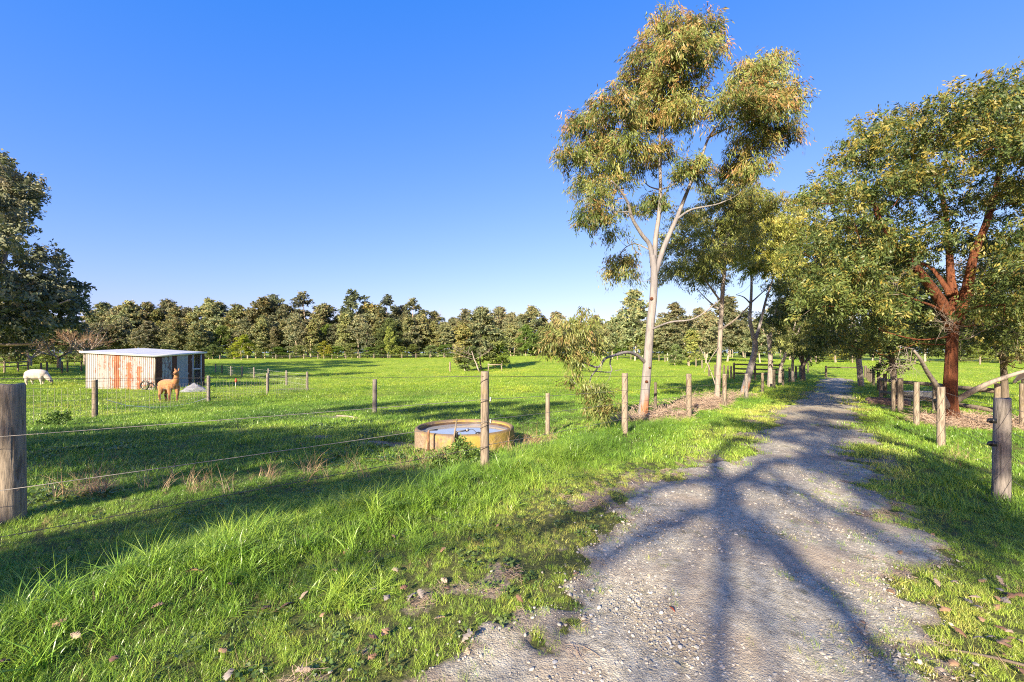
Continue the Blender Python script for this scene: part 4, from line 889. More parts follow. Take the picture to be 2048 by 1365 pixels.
rail_fence('field_gate', 'dark single rail gate across the far end of the track', [drop(1652, 755, 46), drop(1724, 756, 46)], [1.2, 1.25], [1.06], 'post_dark', .2, (.1, .12), 'gate')
post(bpy.data.objects['field_gate'], drop(1731, 757, 45.4), 1.3, .24, M['post_dark'])
rail_fence('yard_fence', 'dark timber rail yard behind the third gum trunk', [drop(1468, 750, 40), drop(1510, 752, 39), drop(1560, 754, 38)], [1.5, 1.5, 1.5], [.55, .95, 1.35], 'post_dark', .17)
for i, px in enumerate((1440, 1452, 1464, 1380)):
    pass
rail_fence('rail_fence', 'rough timber rail fence behind the red-barked tree', [drop(1995, 822, 12.6), drop(1870, 800, 16.0), drop(1762, 790, 20.5)], [1.2, 1.15, 1.1], [.98, .42], 'post', .14, (.07, .1), round_rail=True)
rail_fence('rail_fence', 'weathered rail fence far off under the huge gum on the left', [drop(-40, 752, 44), drop(9, 750, 44), drop(36, 748, 46), drop(56, 746, 48)], [1.25, 1.2, 1.0, 1.0], [1.0, .6], 'post', .16, (.05, .12))
o = post(bpy.data.objects['rail_fence'], drop(2046, 826, 12.0), 1.25, .14, M['post'])
def thin_row(name, label, pxs, d0, d1, h, dia, mat):
    pts = [drop(px, 740, d0 + (d1 - d0) * i / max(1, len(pxs) - 1)) for i, px in enumerate(pxs)]
    f = empty(name, pts[0]); tag(f, label, 'fence')
    for p in pts: post(f, p, h, dia, M[mat])
    for hh in (.25, .6): wire(f, [np.array(p) + [0, -.1, h - hh] for p in pts], .008, 'wire', 'wire', .01)
thin_row('wire_fence', 'dark thin post fence between the sheep and the orchard tree', (82, 94, 124, 135, 163), 42, 50, 1.2, .16, 'post_dark')
thin_row('wire_fence', 'row of small pale posts along the middle-distance trees', (1235, 1262, 1290, 1318, 1330, 1345, 1362, 1376, 1392, 1404), 82, 58, 1.1, .16, 'post_pale')
thin_row('wire_fence', 'pale post fence along the scrub beyond the gate', (1600, 1622, 1632, 1670, 1705, 1716, 1760, 1830, 1905, 1960, 2010, 2060), 80, 74, 1.3, .2, 'post_pale')
thin_row('wire_fence', 'faint boundary fence at the foot of the far trees', tuple(range(440, 930, 28)), 117, 116, 1.2, .22, 'post_pale')
thin_row('wire_fence', 'short dark posts in the field left of the third gum', (1418, 1430, 1440, 1448, 1456, 1462), 44, 40, 1.2, .16, 'post_dark')
def guard():
    b = drop(990, 738, 60); f = empty('tree_guard', b); tag(f, 'small pale timber frame beside the lone clump of trees', 'frame')
    for dx in (-.9, .9): mb = MB(); mb.box(b + [dx, 0, .5], (.14, .14, 1.2)); mb.obj('upright', M['post_pale'], f)
    mb = MB(); mb.box(b + [0, -.1, .95], (2.0, .06, .16)); mb.obj('rail', M['post_pale'], f)
    b2 = drop(900, 738, 62); o = link(bpy.data.objects.new('guard_post', np_mesh('guard_post', *[(lambda V, Q, T: (V, [np.array(Q), np.array(T)]))(*post_mesh(1.4, .22, 3))][0], M['post_pale']))); o.location = b2; tag(o, 'single pale post on the near side of the lone tree clump', 'post')
guard()

# ------------------------------------------------------------------ the shed
def sheet_mat():
    m, n, l, p = newmat('painted_corrugated_iron'); b = NB(m); w = b.coord('Object'); v = b.coord('Object', (1, 1, .16))
    a = lambda nm: b.attr(nm, 'OBJECT', 'Fac')
    sp = b.node('ShaderNodeSeparateXYZ'); l.new(w, sp.inputs[0]); rnd = b.node('ShaderNodeObjectInfo').outputs['Random']
    off = b.node('ShaderNodeVectorMath', operation='ADD'); l.new(v, off.inputs[0]); cb = b.node('ShaderNodeCombineXYZ'); l.new(b.math('MULTIPLY', rnd, 40.), cb.inputs[1]); l.new(cb.outputs[0], off.inputs[1]); v = off.outputs[0]
    off2 = b.node('ShaderNodeVectorMath', operation='ADD'); l.new(w, off2.inputs[0]); l.new(cb.outputs[0], off2.inputs[1]); w2 = off2.outputs[0]
    st = b.noise(v, 7, 5, .7); sptn = b.noise(w2, 4.5, 6, .75); fine = b.noise(v, 30, 3)
    band = b.math('SUBTRACT', a('rust_half'), b.math('ABSOLUTE', b.math('SUBTRACT', sp.outputs[0], a('rust_at'))))
    band = b.mr(b.math('ADD', band, b.math('MULTIPLY', b.math('SUBTRACT', sptn, .5), .8)), -.03, .05)
    band = b.math('MULTIPLY', band, b.mr(b.math('ADD', b.math('SUBTRACT', a('rust_top'), sp.outputs[2]), b.math('MULTIPLY', b.math('SUBTRACT', sptn, .5), .9)), -.08, .1))
    spots = b.math('MULTIPLY', b.mr(b.math('ADD', b.math('MULTIPLY', st, .6), b.math('MULTIPLY', sptn, .4)), b.math('SUBTRACT', .625, b.math('MULTIPLY', a('rust'), .14)), b.math('SUBTRACT', .675, b.math('MULTIPLY', a('rust'), .14))), .8)
    rustc = b.ramp(b.noise(v, 5, 6, .75), [(.3, (.15, .05, .03)), (.5, (.34, .105, .045)), (.68, (.44, .18, .09))])
    dark = b.mix(b.math('MULTIPLY', a('dark'), 1.0), rustc, (.085, .028, .018))
    paint = b.mix(b.math('MULTIPLY', fine, .35), b.mix(a('blue'), (.37, .35, .335), (.30, .34, .38)), (.19, .155, .135))
    k = b.math('MAXIMUM', band, spots)
    l.new(b.mix(k, paint, dark), p.inputs['Base Color']); p.inputs['Roughness'].default_value = .6
    l.new(b.bump(k, .3, .004), p.inputs['Normal']); return m
M['sheet'] = sheet_mat()
def corrugated(w, h0, h1, pitch=.122, amp=.024):
    """a sheet in its own x-z plane, bulging along y; its top edge runs from h0 to h1"""
    n = max(4, int(w / pitch * 8)); x = np.linspace(0, w, n); y = amp * np.sin(2 * np.pi * x / pitch); top = h0 + (h1 - h0) * x / w
    V = np.concatenate([np.stack([x, y, np.full(n, 0.)], 1), np.stack([x, y, top * .5], 1), np.stack([x, y, top], 1)])
    Q = [(r * n + i, r * n + i + 1, (r + 1) * n + i + 1, (r + 1) * n + i) for r in range(2) for i in range(n - 1)]
    return V, np.array(Q)
def shed():
    x0, x1, y0, y1 = -26.65, -22.30, 27.5, 31.9
    zf = min(zt(x0, y0), zt(x1, y0), zt(x1, y1), zt(x0, y1)) - .05
    H = {('l', 'f'): EYE + .10, ('r', 'f'): EYE - .15, ('r', 'b'): EYE + .07, ('l', 'b'): EYE + .34}
    s = empty('tin_shed', ((x0 + x1) / 2, (y0 + y1) / 2, zf)); tag(s, 'small flat-roofed corrugated iron shed with rust streaks', 'shed')
    def roofz(x, y): u = (x - x0) / (x1 - x0); v = (y - y0) / (y1 - y0); return (H['l', 'f'] * (1 - u) + H['r', 'f'] * u) * (1 - v) + (H['l', 'b'] * (1 - u) + H['r', 'b'] * u) * v
    def sheet(ax, ay, bx, by, rust=.0, at=-9., half=.0, top=9., dark=0., blue=0., proud=0., gap=0.):
        w = math.hypot(bx - ax, by - ay); V, Q = corrugated(w, roofz(ax, ay) - zf - .02, roofz(bx, by) - zf - .02)
        V[:len(V) // 3, 2] += gap
        o = bpy.data.objects.new('wall_sheet', np_mesh('wall_sheet', V, [Q], M['sheet'], True)); a = math.atan2(by - ay, bx - ax); nx, ny = math.sin(a), -math.cos(a)
        o.location = Vector((ax + nx * proud, ay + ny * proud, zf)) - s.location; o.rotation_euler = (0, 0, a); link(o, s)
        for k, q in (('rust', rust), ('rust_at', at), ('rust_half', half), ('rust_top', top), ('dark', dark), ('blue', blue)): o[k] = float(q)
        return o
    n = 6; W = (x1 - x0) / n
    prm = [(.50, -9, 0, 9), (.80, -9, 0, 9), (.92, .50, .2, 9), (.85, .55, .15, 1.9), (.8, .45, .14, 1.6), (.8, -9, 0, 9)]
    for i, (r, at, hf, tp) in enumerate(prm): sheet(x0 + W * i, y0, x0 + W * (i + 1), y0, r, at, hf, tp, proud=.004 * (i % 2))
    ys = [(27.5, 28.05, 1.0, .27, .5, 1, 0), (28.05, 28.85, .95, -9, 0, .9, 1), (28.85, 29.28, 1.0, .2, .5, 1, 0), (29.28, 30.25, .12, -9, 0, .5, 1), (30.25, 30.66, .85, .2, .2, 1, .7), (31.55, 31.9, .9, .17, .4, 1, .4)]
    for i, (a, b, r, at, hf, dk, bl) in enumerate(ys): sheet(x1, a, x1, b, r, at, hf, 9, dk, bl, proud=.004 * (i % 2))
    for i in range(6): sheet(x1 - W * i, y1, x1 - W * (i + 1), y1, .4)
    for i in range(6): sheet(x0, y1 - .733 * i, x0, y1 - .733 * (i + 1), .3)
    fm = M['post_dark']; gm = M['post_grey']
    for x, y in ((x0 + .06, y0 + .06), (x1 - .06, y0 + .06), (x1 - .06, y1 - .06), (x0 + .06, y1 - .06)):
        mb = MB(); mb.box((x, y, (zf + roofz(x, y)) / 2 - .03), (.09, .09, roofz(x, y) - zf - .08)); mb.obj('corner_post', fm, s)
    dfr = plain('pale_door_timber', (.40, .40, .40), .8, 0, .3, 9); d0, d1 = 30.68, 31.55
    fr = MB()
    for y in (d0 + .03, d1 - .03): fr.box((x1 + .02, y, zf + (roofz(x1, y) - zf - .06) / 2), (.06, .07, roofz(x1, y) - zf - .08))
    fo = fr.obj('door_frame', dfr, s)
    mb = MB(); mb.box((x1 + .02, (d0 + d1) / 2, zf + 1.28), (.05, d1 - d0 - .13, .10)); mb.obj('crossbar', dfr, s).parent = fo
    mb = MB(); mb.tube([(x1 + .05, y0 - .03, zf + 2.0), (x1 + .05, y0 - .05, zf + 1.3), (x1 + .03, y0 - .06, zf + .9), (x1 + .08, y0 - .05, zf)], .035, 8); mb.obj('down_pipe', fm, s)
    for i in range(6):                                            # roof sheets and their white edge flashing
        xa, xb = x0 - .22 + i * (x1 - x0 + .30) / 6, x0 - .22 + (i + 1) * (x1 - x0 + .30) / 6; nn = 40; xs = np.linspace(xa, xb, nn); V = []
        for y in (y0 - .14, y1 + .12): V.append(np.stack([xs, np.full(nn, y), roofz(xs, y) + .05 + .012 * np.sin(2 * np.pi * xs / .076)], 1))
        V = np.vstack(V) - np.array(s.location); Q = [(j, j + 1, nn + j + 1, nn + j) for j in range(nn - 1)]
        o = bpy.data.objects.new('roof_sheet', np_mesh('roof_sheet', V, [np.array(Q)], M['roof'], True)); link(o, s)
    e = .1
    for a, b in (((x0 - .24, y0 - .16), (x1 + .10, y0 - .16)), ((x1 + .10, y0 - .16), (x1 + .10, y1 + .14))):
        mb = MB(); mb.beam((*a, roofz(*a) + .02), (*b, roofz(*b) + .02), .025, .12); mb.obj('flashing', M['white_metal'], s)
M['roof'] = plain('zinc_roof', (.52, .52, .54), .7, .0, .15, 3); M['white_metal'] = plain('white_flashing', (.6, .59, .57), .5, 0, .06, 4)
shed()
def hose_reel():
    p = drop(289, 781, 27.2); t = empty('wheel', p); tag(t, 'dark spoked wheel leaning against the shed front corner', 'wheel'); M_ = M['black_plastic']; c = p + [0, 0, .27]
    mb = MB(); a = np.linspace(0, 2 * np.pi, 25); ring = np.stack([c[0] + .25 * np.cos(a), np.full(25, c[1]), c[2] + .25 * np.sin(a)], 1); mb.tube(ring, .045, 8, False); mb.obj('tyre', M_, t, True)
    mb = MB(); mb.tube([c + [0, .03, 0], c + [0, -.03, 0]], .06, 10)
    for k in range(6): mb.tube([c, c + [.22 * math.cos(k * 1.047), 0, .22 * math.sin(k * 1.047)]], .014, 5)
    mb.obj('rim', M['rusty'], t)
    mb = MB(); mb.tube(smooth_path([c + [-.05, -.05, .28], c + [.1, -.06, .36], c + [.27, -.05, .25], c + [.33, -.05, .03]]), .02, 6); mb.obj('hose', M_, t, True)
hose_reel()
def heap():
    rng = np.random.default_rng(4); c = drop(388, 776, 26.6); n, k = 10, 28; V = []
    for i in range(n):
        f = i / (n - 1)
        for j in range(k):
            a = 2 * np.pi * j / k; r = f * (1 + .12 * math.sin(3 * a + 1) + .08 * rng.normal() * (f > .2)); V.append((.82 * r * math.cos(a), .6 * r * math.sin(a), .56 * (1 - f) ** .9 + rng.normal() * .012 - .03))
    Q = [(i * k + j, i * k + (j + 1) % k, (i + 1) * k + (j + 1) % k, (i + 1) * k + j) for i in range(n - 1) for j in range(k)]
    o = link(bpy.data.objects.new('gravel_heap', np_mesh('gravel_heap', V, [np.array(Q)], plain('grey_crushed_rock', (.20, .20, .225), .95, 0, .5, 25, 1.0), False))); o.location = c; tag(o, 'low grey heap of crushed rock behind the alpaca', 'heap')
    p = drop(471, 772, 30); t = empty('marker_stake', p); tag(t, 'thin stake with a red tag inside the netting fence', 'stake')
    mb = MB(); mb.tube([p, p + [.02, 0, .45]], .012, 6); mb.obj('stake', M['poly'], t); mb = MB(); mb.tube([p + [.02, 0, .42], p + [.03, 0, .55], p + [.03, 0, .68]], [.05, .07, .02], 8); mb.obj('tag', plain('red_tag', (.65, .05, .03), .5), t)
heap()

# ------------------------------------------------------------------ animals
def grown(name, tubes, mat, parent, voxel=.016, smooth=5):
    mb = MB()
    for P, r in tubes:
        P = np.asarray(P, float); r = np.asarray(r, float); t0 = np.linspace(0, 1, len(P)); t1 = np.linspace(0, 1, 5 * (len(P) - 1) + 1)
        S = smooth_path(P, 5); mb.tube(S, np.interp(t1, t0, r), 16)
    o = bpy.data.objects.new(name, mb.mesh(name, mat, True)); COL.objects.link(o)
    m = o.modifiers.new('remesh', 'REMESH'); m.mode = 'VOXEL'; m.voxel_size = voxel; m.use_smooth_shade = True
    m = o.modifiers.new('smooth', 'SMOOTH'); m.iterations = smooth; m.factor = .6
    ev = o.evaluated_get(bpy.context.evaluated_depsgraph_get()); m2 = bpy.data.meshes.new_from_object(ev); bpy.data.objects.remove(o)
    m2.name = name; m2.materials.clear(); m2.materials.append(mat)
    return link(bpy.data.objects.new(name, m2), parent)
def wool(name, rgb, rgb2, dark=None, z0=.5, z1=.3, amp=.6):
    m, n, l, p = newmat(name); b = NB(m); w = b.coord('Object'); f = b.noise(w, 16, 5, .7); c = b.ramp(f, [(.3, rgb2), (.6, rgb)])
    if dark:
        sp = b.node('ShaderNodeSeparateXYZ'); l.new(w, sp.inputs[0]); c = b.mix(b.mr(sp.outputs[2], z0, z1), c, dark)
    l.new(c, p.inputs['Base Color']); p.inputs['Roughness'].default_value = .95; p.inputs['Specular IOR Level'].default_value = .1
    p.inputs['Sheen Weight'].default_value = .3
    l.new(b.bump(b.noise(w, 45, 4, .7), amp, .03), p.inputs['Normal']); return m
def alpaca():
    p = drop(337, 803, 20.6); t = empty('alpaca', p, math.radians(-8)); tag(t, 'orange-brown alpaca standing before the shed looking at the viewer', 'alpaca')
    fl = wool('alpaca_fleece', (.40, .185, .075), (.22, .095, .04), (.12, .05, .028), .42, .25)
    T = [([(-.47, 0, .74), (-.40, 0, .78), (-.22, 0, .80), (0, 0, .80), (.22, 0, .79), (.37, 0, .80), (.46, 0, .80)], [.05, .17, .235, .245, .235, .18, .06]),
         ([(.28, 0, .84), (.38, 0, .96), (.43, -.01, 1.10), (.45, -.02, 1.24), (.455, -.03, 1.33)], [.17, .15, .112, .10, .098]),
         ([(.455, .01, 1.37), (.46, -.05, 1.37), (.47, -.12, 1.33), (.48, -.19, 1.30), (.482, -.215, 1.295)], [.07, .095, .075, .05, .028]),
         ([(-.42, 0, .82), (-.49, 0, .72), (-.50, 0, .60)], [.06, .06, .035])]
    for sg in (-1, 1):
        y = sg * .115; hx = -.30 if sg < 0 else -.22; fx = .17 if sg < 0 else .35
        T += [([(hx + .03, y, .74), (hx + .03, y, .56), (hx, y, .42), (hx - .06, y, .30), (hx - .03, y, .12), (hx - .01, y, .015)], [.15, .125, .08, .055, .042, .045]), ([(fx, y, .74), (fx, y, .56), (fx + .01, y, .38), (fx, y, .28), (fx, y, .10), (fx + .015, y, .015)], [.14, .10, .065, .055, .042, .045])]
    grown('body', T, fl, t)
    for sg in (-1, 1):
        mb = MB(); b0 = np.array([.46 + sg * .065, -.01, 1.42]); mb.tube([b0, b0 + [sg * .035, 0, .07], b0 + [sg * .045, 0, .16]], [.02, .034, .004], 6)
        o = bpy.data.objects.new('ear', mb.mesh('ear', fl, True)); link(o, t)
        mb = MB(); mb.lathe([(0, -.011), (.009, -.006), (.011, 0), (.009, .006), (0, .011)], 8, (.468 + sg * .068, -.115, 1.365)); o = bpy.data.objects.new('eye', mb.mesh('eye', M['black_plastic'], True)); link(o, t)
    mb = MB(); mb.tube([(.48, -.205, 1.315), (.482, -.228, 1.305), (.482, -.238, 1.298)], [.03, .028, .012], 8); link(bpy.data.objects.new('nose', mb.mesh('nose', plain('dark_nose', (.05, .035, .03), .6), True)), t)
    mb = MB(); mb.tube([(.465, -.125, 1.405), (.46, -.06, 1.445), (.455, .02, 1.43)], [.025, .055, .04], 8); link(bpy.data.objects.new('forelock', mb.mesh('forelock', fl, True)), t)
alpaca()
def grazer(name, px, foot, d, label, cat, scale, rz, bodyc, facec, legc):
    p = drop(px, foot, d); t = empty(name, p, rz); t.scale = (scale, scale * 1.1, scale * 1.18); tag(t, label, cat)
    w = wool(name + '_wool', bodyc, [q * .72 for q in bodyc], legc, .24, .16, .9)
    T = [([(-.62, 0, .52), (-.54, 0, .56), (-.32, 0, .59), (0, 0, .58), (.30, 0, .57), (.46, 0, .54), (.54, 0, .5)], [.06, .2, .28, .30, .28, .22, .1]), ([(.38, 0, .58), (.54, -.01, .46), (.68, -.02, .34), (.76, -.03, .26)], [.2, .165, .12, .09]), ([(.74, -.03, .28), (.81, -.045, .18), (.87, -.058, .09), (.89, -.062, .05)], [.07, .075, .055, .03]), ([(-.58, 0, .6), (-.66, 0, .5), (-.67, 0, .36)], [.05, .06, .035])]
    for sg in (-1, 1):
        y = sg * .15; ox = .0 if sg < 0 else .1
        T += [([(-.42 + ox, y, .5), (-.42 + ox, y, .34), (-.47 + ox, y, .21), (-.44 + ox, y, .1), (-.43 + ox, y, .012)], [.15, .12, .065, .045, .045]), ([(.32 - ox, y, .5), (.32 - ox, y, .32), (.33 - ox, y, .18), (.33 - ox, y, .1), (.335 - ox, y, .012)], [.14, .10, .06, .045, .045])]
    grown('body', T, w, t, .02); fm = plain(name + '_face', facec, .8, 0, .2)
    mb = MB(); mb.tube([(.775, -.035, .25), (.83, -.05, .16), (.88, -.06, .08), (.90, -.065, .04)], [.075, .082, .06, .03], 9); link(bpy.data.objects.new('face', mb.mesh('face', fm, True)), t)
    for sg in (-1, 1):
        mb = MB(); mb.tube([(.76, -.04 + sg * .07, .27), (.75, -.04 + sg * .13, .26), (.75, -.04 + sg * .19, .22)], [.02, .035, .008], 6); link(bpy.data.objects.new('ear', mb.mesh('ear', fm, True)), t)
grazer('sheep', 74, 769, 29, 'white woolly sheep grazing left of the shed', 'sheep', 1.0, math.radians(14), (.50, .43, .37), (.10, .085, .08), (.6, .5, .42))
grazer('cow', 2062, 756, 38, 'dark animal grazing in the field at the right edge', 'animal', 1.35, math.radians(170), (.05, .035, .03), (.04, .03, .025), (.04, .03, .025))

# ------------------------------------------------------------------ the round concrete trough
def trough():
    c = drop(930, 898, 8.8); r = .985; h = EYE - 1.44 - c[2] + .0; t = empty('water_trough', c); tag(t, 'round concrete water trough stained yellow with lichen, full of water', 'trough')
    m, n, l, p = newmat('lichen_concrete'); b = NB(m); w = b.coord('Object'); v = b.coord('Object', (1, 1, .25)); n1 = b.noise(w, 3, 6, .65); n2 = b.noise(w, 22, 6, .7); n3 = b.noise(v, 9, 4)
    cc = b.ramp(n2, [(.25, (.08, .055, .038)), (.5, (.22, .155, .10)), (.75, (.32, .24, .165))])
    sp = b.node('ShaderNodeSeparateXYZ'); l.new(w, sp.inputs[0])
    lich = b.mr(b.math('ADD', n1, b.math('MULTIPLY', b.math('ADD', sp.outputs[0], .3), .11)), .40, .60); cc = b.mix(b.math('MULTIPLY', lich, .88), cc, b.mix(n2, (.26, .165, .015), (.40, .29, .05)))
    cc = b.mix(b.math('MULTIPLY', b.mr(n3, .52, .68), .6), cc, (.10, .07, .05)); cc = b.mix(b.math('MULTIPLY', b.mr(b.math('ADD', sp.outputs[2], b.math('MULTIPLY', b.math('SUBTRACT', n2, .5), .05)), h - .05, h - .015), .75), cc, (.11, .072, .05)); l.new(cc, p.inputs['Base Color']); p.inputs['Roughness'].default_value = .9; l.new(b.bump(n2, .5, .015), p.inputs['Normal'])
    mb = MB(); mb.lathe([(r, -.25), (r, h - .05), (r - .012, h - .018), (r - .038, h), (r - .07, h - .01), (r - .085, h - .04), (r - .09, h - .3), (r - .09, .02)], 64, c); mb.obj('wall', m, t, True)
    lm = plain('wet_stained_lining', (.085, .05, .028), .5, 0, .6, 7)
    mb = MB(); mb.lathe([(r - .094, h - .055), (r - .096, h - .3), (r - .096, .03)], 64, c); mb.obj('stained_lining', lm, t, True)
    mb = MB(); mb.lathe([(r - .09, .02), (.0001, .02)], 48, c); mb.obj('floor_slab', M['dark_bark'], t)
    wm, n, l, p = newmat('trough_water'); b = NB(wm); p.inputs['Base Color'].default_value = (.30, .31, .33, 1); p.inputs['Roughness'].default_value = .04; p.inputs['IOR'].default_value = 1.6; p.inputs['Specular IOR Level'].default_value = 1.0  # pale base colour stands in for part of the bright sky reflection
    l.new(b.bump(b.noise(b.coord(), 9, 2), .05, .01), p.inputs['Normal'])
    mb = MB(); mb.lathe([(r - .092, h - .10), (.55, h - .10), (.0001, h - .10)], 64, c); mb.obj('water', wm, t, True)
    d = 7.78
    mb = MB(); mb.tube([PX(857, 905, d), PX(857, 864, d), PX(858, 861.5, d)], .021, 8); sp_ = mb.obj('stand_pipe', M['rusty'], t)
    mb = MB(); mb.tube([PX(857, 861, d), PX(866, 860.5, d + .1), PX(874, 859.5, d + .2)], [.012, .012, .02], 8); mb.obj('tap', M['wire'], t).parent = sp_
    mb = MB(); mb.tube([PX(906, 888, d - .05), PX(914, 838, d + .0)], [.018, .015], 6); mb.obj('stake', M['post'], t)
    mb = MB(); mb.tube([PX(912, 890, d), PX(913, 866, d), PX(914, 864, d)], .025, 8); vp_ = mb.obj('valve_post', M['black_plastic'], t)
    mb = MB(); mb.tube([PX(913, 864, d), PX(925, 862.5, d + .12), PX(934, 861, d + .2)], .015, 8); mb.tube([PX(932, 861.5, d + .19), PX(937, 860, d + .22)], .028, 8); mb.obj('valve', M['wire'], t).parent = vp_
    mb = MB(); mb.tube(smooth_path([PX(937, 860, d + .22), PX(945, 859, d + .3), PX(953, 866, d + .35)]), .005, 5); fa_ = mb.obj('float_arm', M['rustwire'], t)
    mb = MB(); mb.lathe([(0, -.035), (.05, -.02), (.06, 0), (.05, .02), (0, .035)], 12, PX(957, 867.5, d + .35)); mb.obj('float', M['black_plastic'], t, True).parent = fa_
trough()
def right_props():
    c = drop(1775, 803, 18.5); mb = MB(); mb.lathe([(.72, -.1), (.74, .20), (.70, .24), (.62, .22), (.60, -.1)], 28, c); o = mb.obj('stone_ring', plain('brown_stone', (.22, .14, .1), .9, 0, .4, 12, .6), None, True, tuple(c)); tag(o, 'low brown stone ring at the foot of the right-hand fence posts', 'ring')
    c = drop(1835, 785, 21); mb = MB(); mb.lathe([(.42, .1), (.5, .5), (.53, .52), (.5, .53), (.45, .5), (.38, .14), (.0001, .14)], 20, (0, 0, 0)); V = np.vstack(mb.V) * [1.5, .7, 1.] ; o = link(bpy.data.objects.new('trough', np_mesh('trough', V, [np.vstack(mb.Q)], M['white_metal'], True))); o.location = c - np.array([0, 0, .1]); tag(o, 'pale oval stock trough behind the right-hand fence', 'trough')
    rng = np.random.default_rng(8); p = PX(1998, 1322, 2.35); p = ground(p[0], p[1]); mb = MB(); mb.tube(smooth_path([p + [-.16, .1, .02], p + [0, .02, .03], p + [.2, -.1, .025]]), [.007] * 5 + [.008] * 5 + [.005], 7); o = mb.obj('stick', M['dark_bark'], None, True, tuple(p)); tag(o, 'grey fallen stick in the grass at the lower right corner', 'stick')
    p = drop(700, 836, 13.4); mb = MB(); mb.tube(smooth_path([p + [-.5, .25, .05], p + [0, 0, .06], p + [.45, -.35, .03]]), .025, 6); o = mb.obj('stick', M['dead'], None, True, tuple(p)); tag(o, 'pale stick lying in the paddock left of the lone grey post', 'stick')
right_props()

# ------------------------------------------------------------------ grass and other ground cover
def tuft(name, nb, hmin, hmax, rad, w, lean, rng, mat, segs=3, seedhead=False):
    V = []; Q = []; T = []; C = []
    for _ in range(nb):
        a = rng.random() * 6.283; rr = rad * math.sqrt(rng.random()); b = np.array([math.cos(a) * rr, math.sin(a) * rr, -.015]); h = rng.uniform(hmin, hmax)
        az = rng.random() * 6.283; ln = lean * rng.uniform(.25, 1.3); sd = np.array([-math.sin(az + rng.normal() * .5), math.cos(az + rng.normal() * .5), 0]); i0 = len(V); g = rng.uniform(.7, 1.3); yl = rng.random() < .07
        for s in range(segs + 1):
            t = s / segs; c = b + np.array([math.cos(az) * ln * h * t * t, math.sin(az) * ln * h * t * t, h * (t - .28 * ln * t * t)])
            ww = w * (1 - t) ** .7 * (.75 + .5 * (t > 0) * (1 - t)) * rng.uniform(.9, 1.1)
            cc = np.array([1.5, 1.15, .9]) * g if yl else np.array([g * (1 + .25 * t), g, g * .9])
            if s < segs: V += [c - sd * ww / 2, c + sd * ww / 2]; C += [cc, cc]
            else: V.append(c); C.append(cc)
        for s in range(segs - 1): k = i0 + 2 * s; Q.append((k, k + 1, k + 3, k + 2))
        k = i0 + 2 * (segs - 1); T.append((k, k + 1, k + 2))
    f = [np.array(Q)] if Q else []; me = np_mesh(name, V, f + [np.array(T)], mat, True, np.array(C)); return bpy.data.objects.new(name, me)
def broadleaf(name, nb, rad, size, rng, mat):
    V = []; Q = []; C = []
    for _ in range(nb):
        a = rng.random() * 6.283; rr = rad * math.sqrt(rng.random()); c = np.array([math.cos(a) * rr, math.sin(a) * rr, rng.uniform(.01, .07)]); n = nrm(rng.normal(size=3) * .5 + np.array([0, 0, 1])); t = nrm(np.cross(n, rng.normal(size=3))); b = np.cross(n, t); s = size * rng.uniform(.6, 1.3); i = len(V); g = rng.uniform(.7, 1.2)
        V += [c - t * s * .5, c + b * s * .42 + t * .1 * s, c + t * s * .6, c - b * s * .42 + t * .1 * s]; C += [np.array([g, g, g])] * 4; Q.append((i, i + 1, i + 2, i + 3))
    return bpy.data.objects.new(name, np_mesh(name, V, [np.array(Q)], mat, False, np.array(C)))
def rock(name, rng, mat, sub=2):
    import bmesh
    bm = bmesh.new(); bmesh.ops.create_icosphere(bm, subdivisions=sub, radius=1); k = rng.uniform(.6, 1.2, 3) * [1, 1, .6]
    pl = [(nrm(rng.normal(size=3)), rng.uniform(.55, .85)) for _ in range(7)]
    for v in bm.verts:
        p = np.array(v.co)
        for nn, dd in pl:
            e = p @ nn - dd
            if e > 0: p = p - nn * e
        v.co = p * k + rng.normal(size=3) * .02
    me = bpy.data.meshes.new(name); bm.to_mesh(me); bm.free(); me.materials.append(mat); return bpy.data.objects.new(name, me)
def proto(name, objs):
    c = bpy.data.collections.new(name)
    for o in objs: c.objects.link(o)
    return c
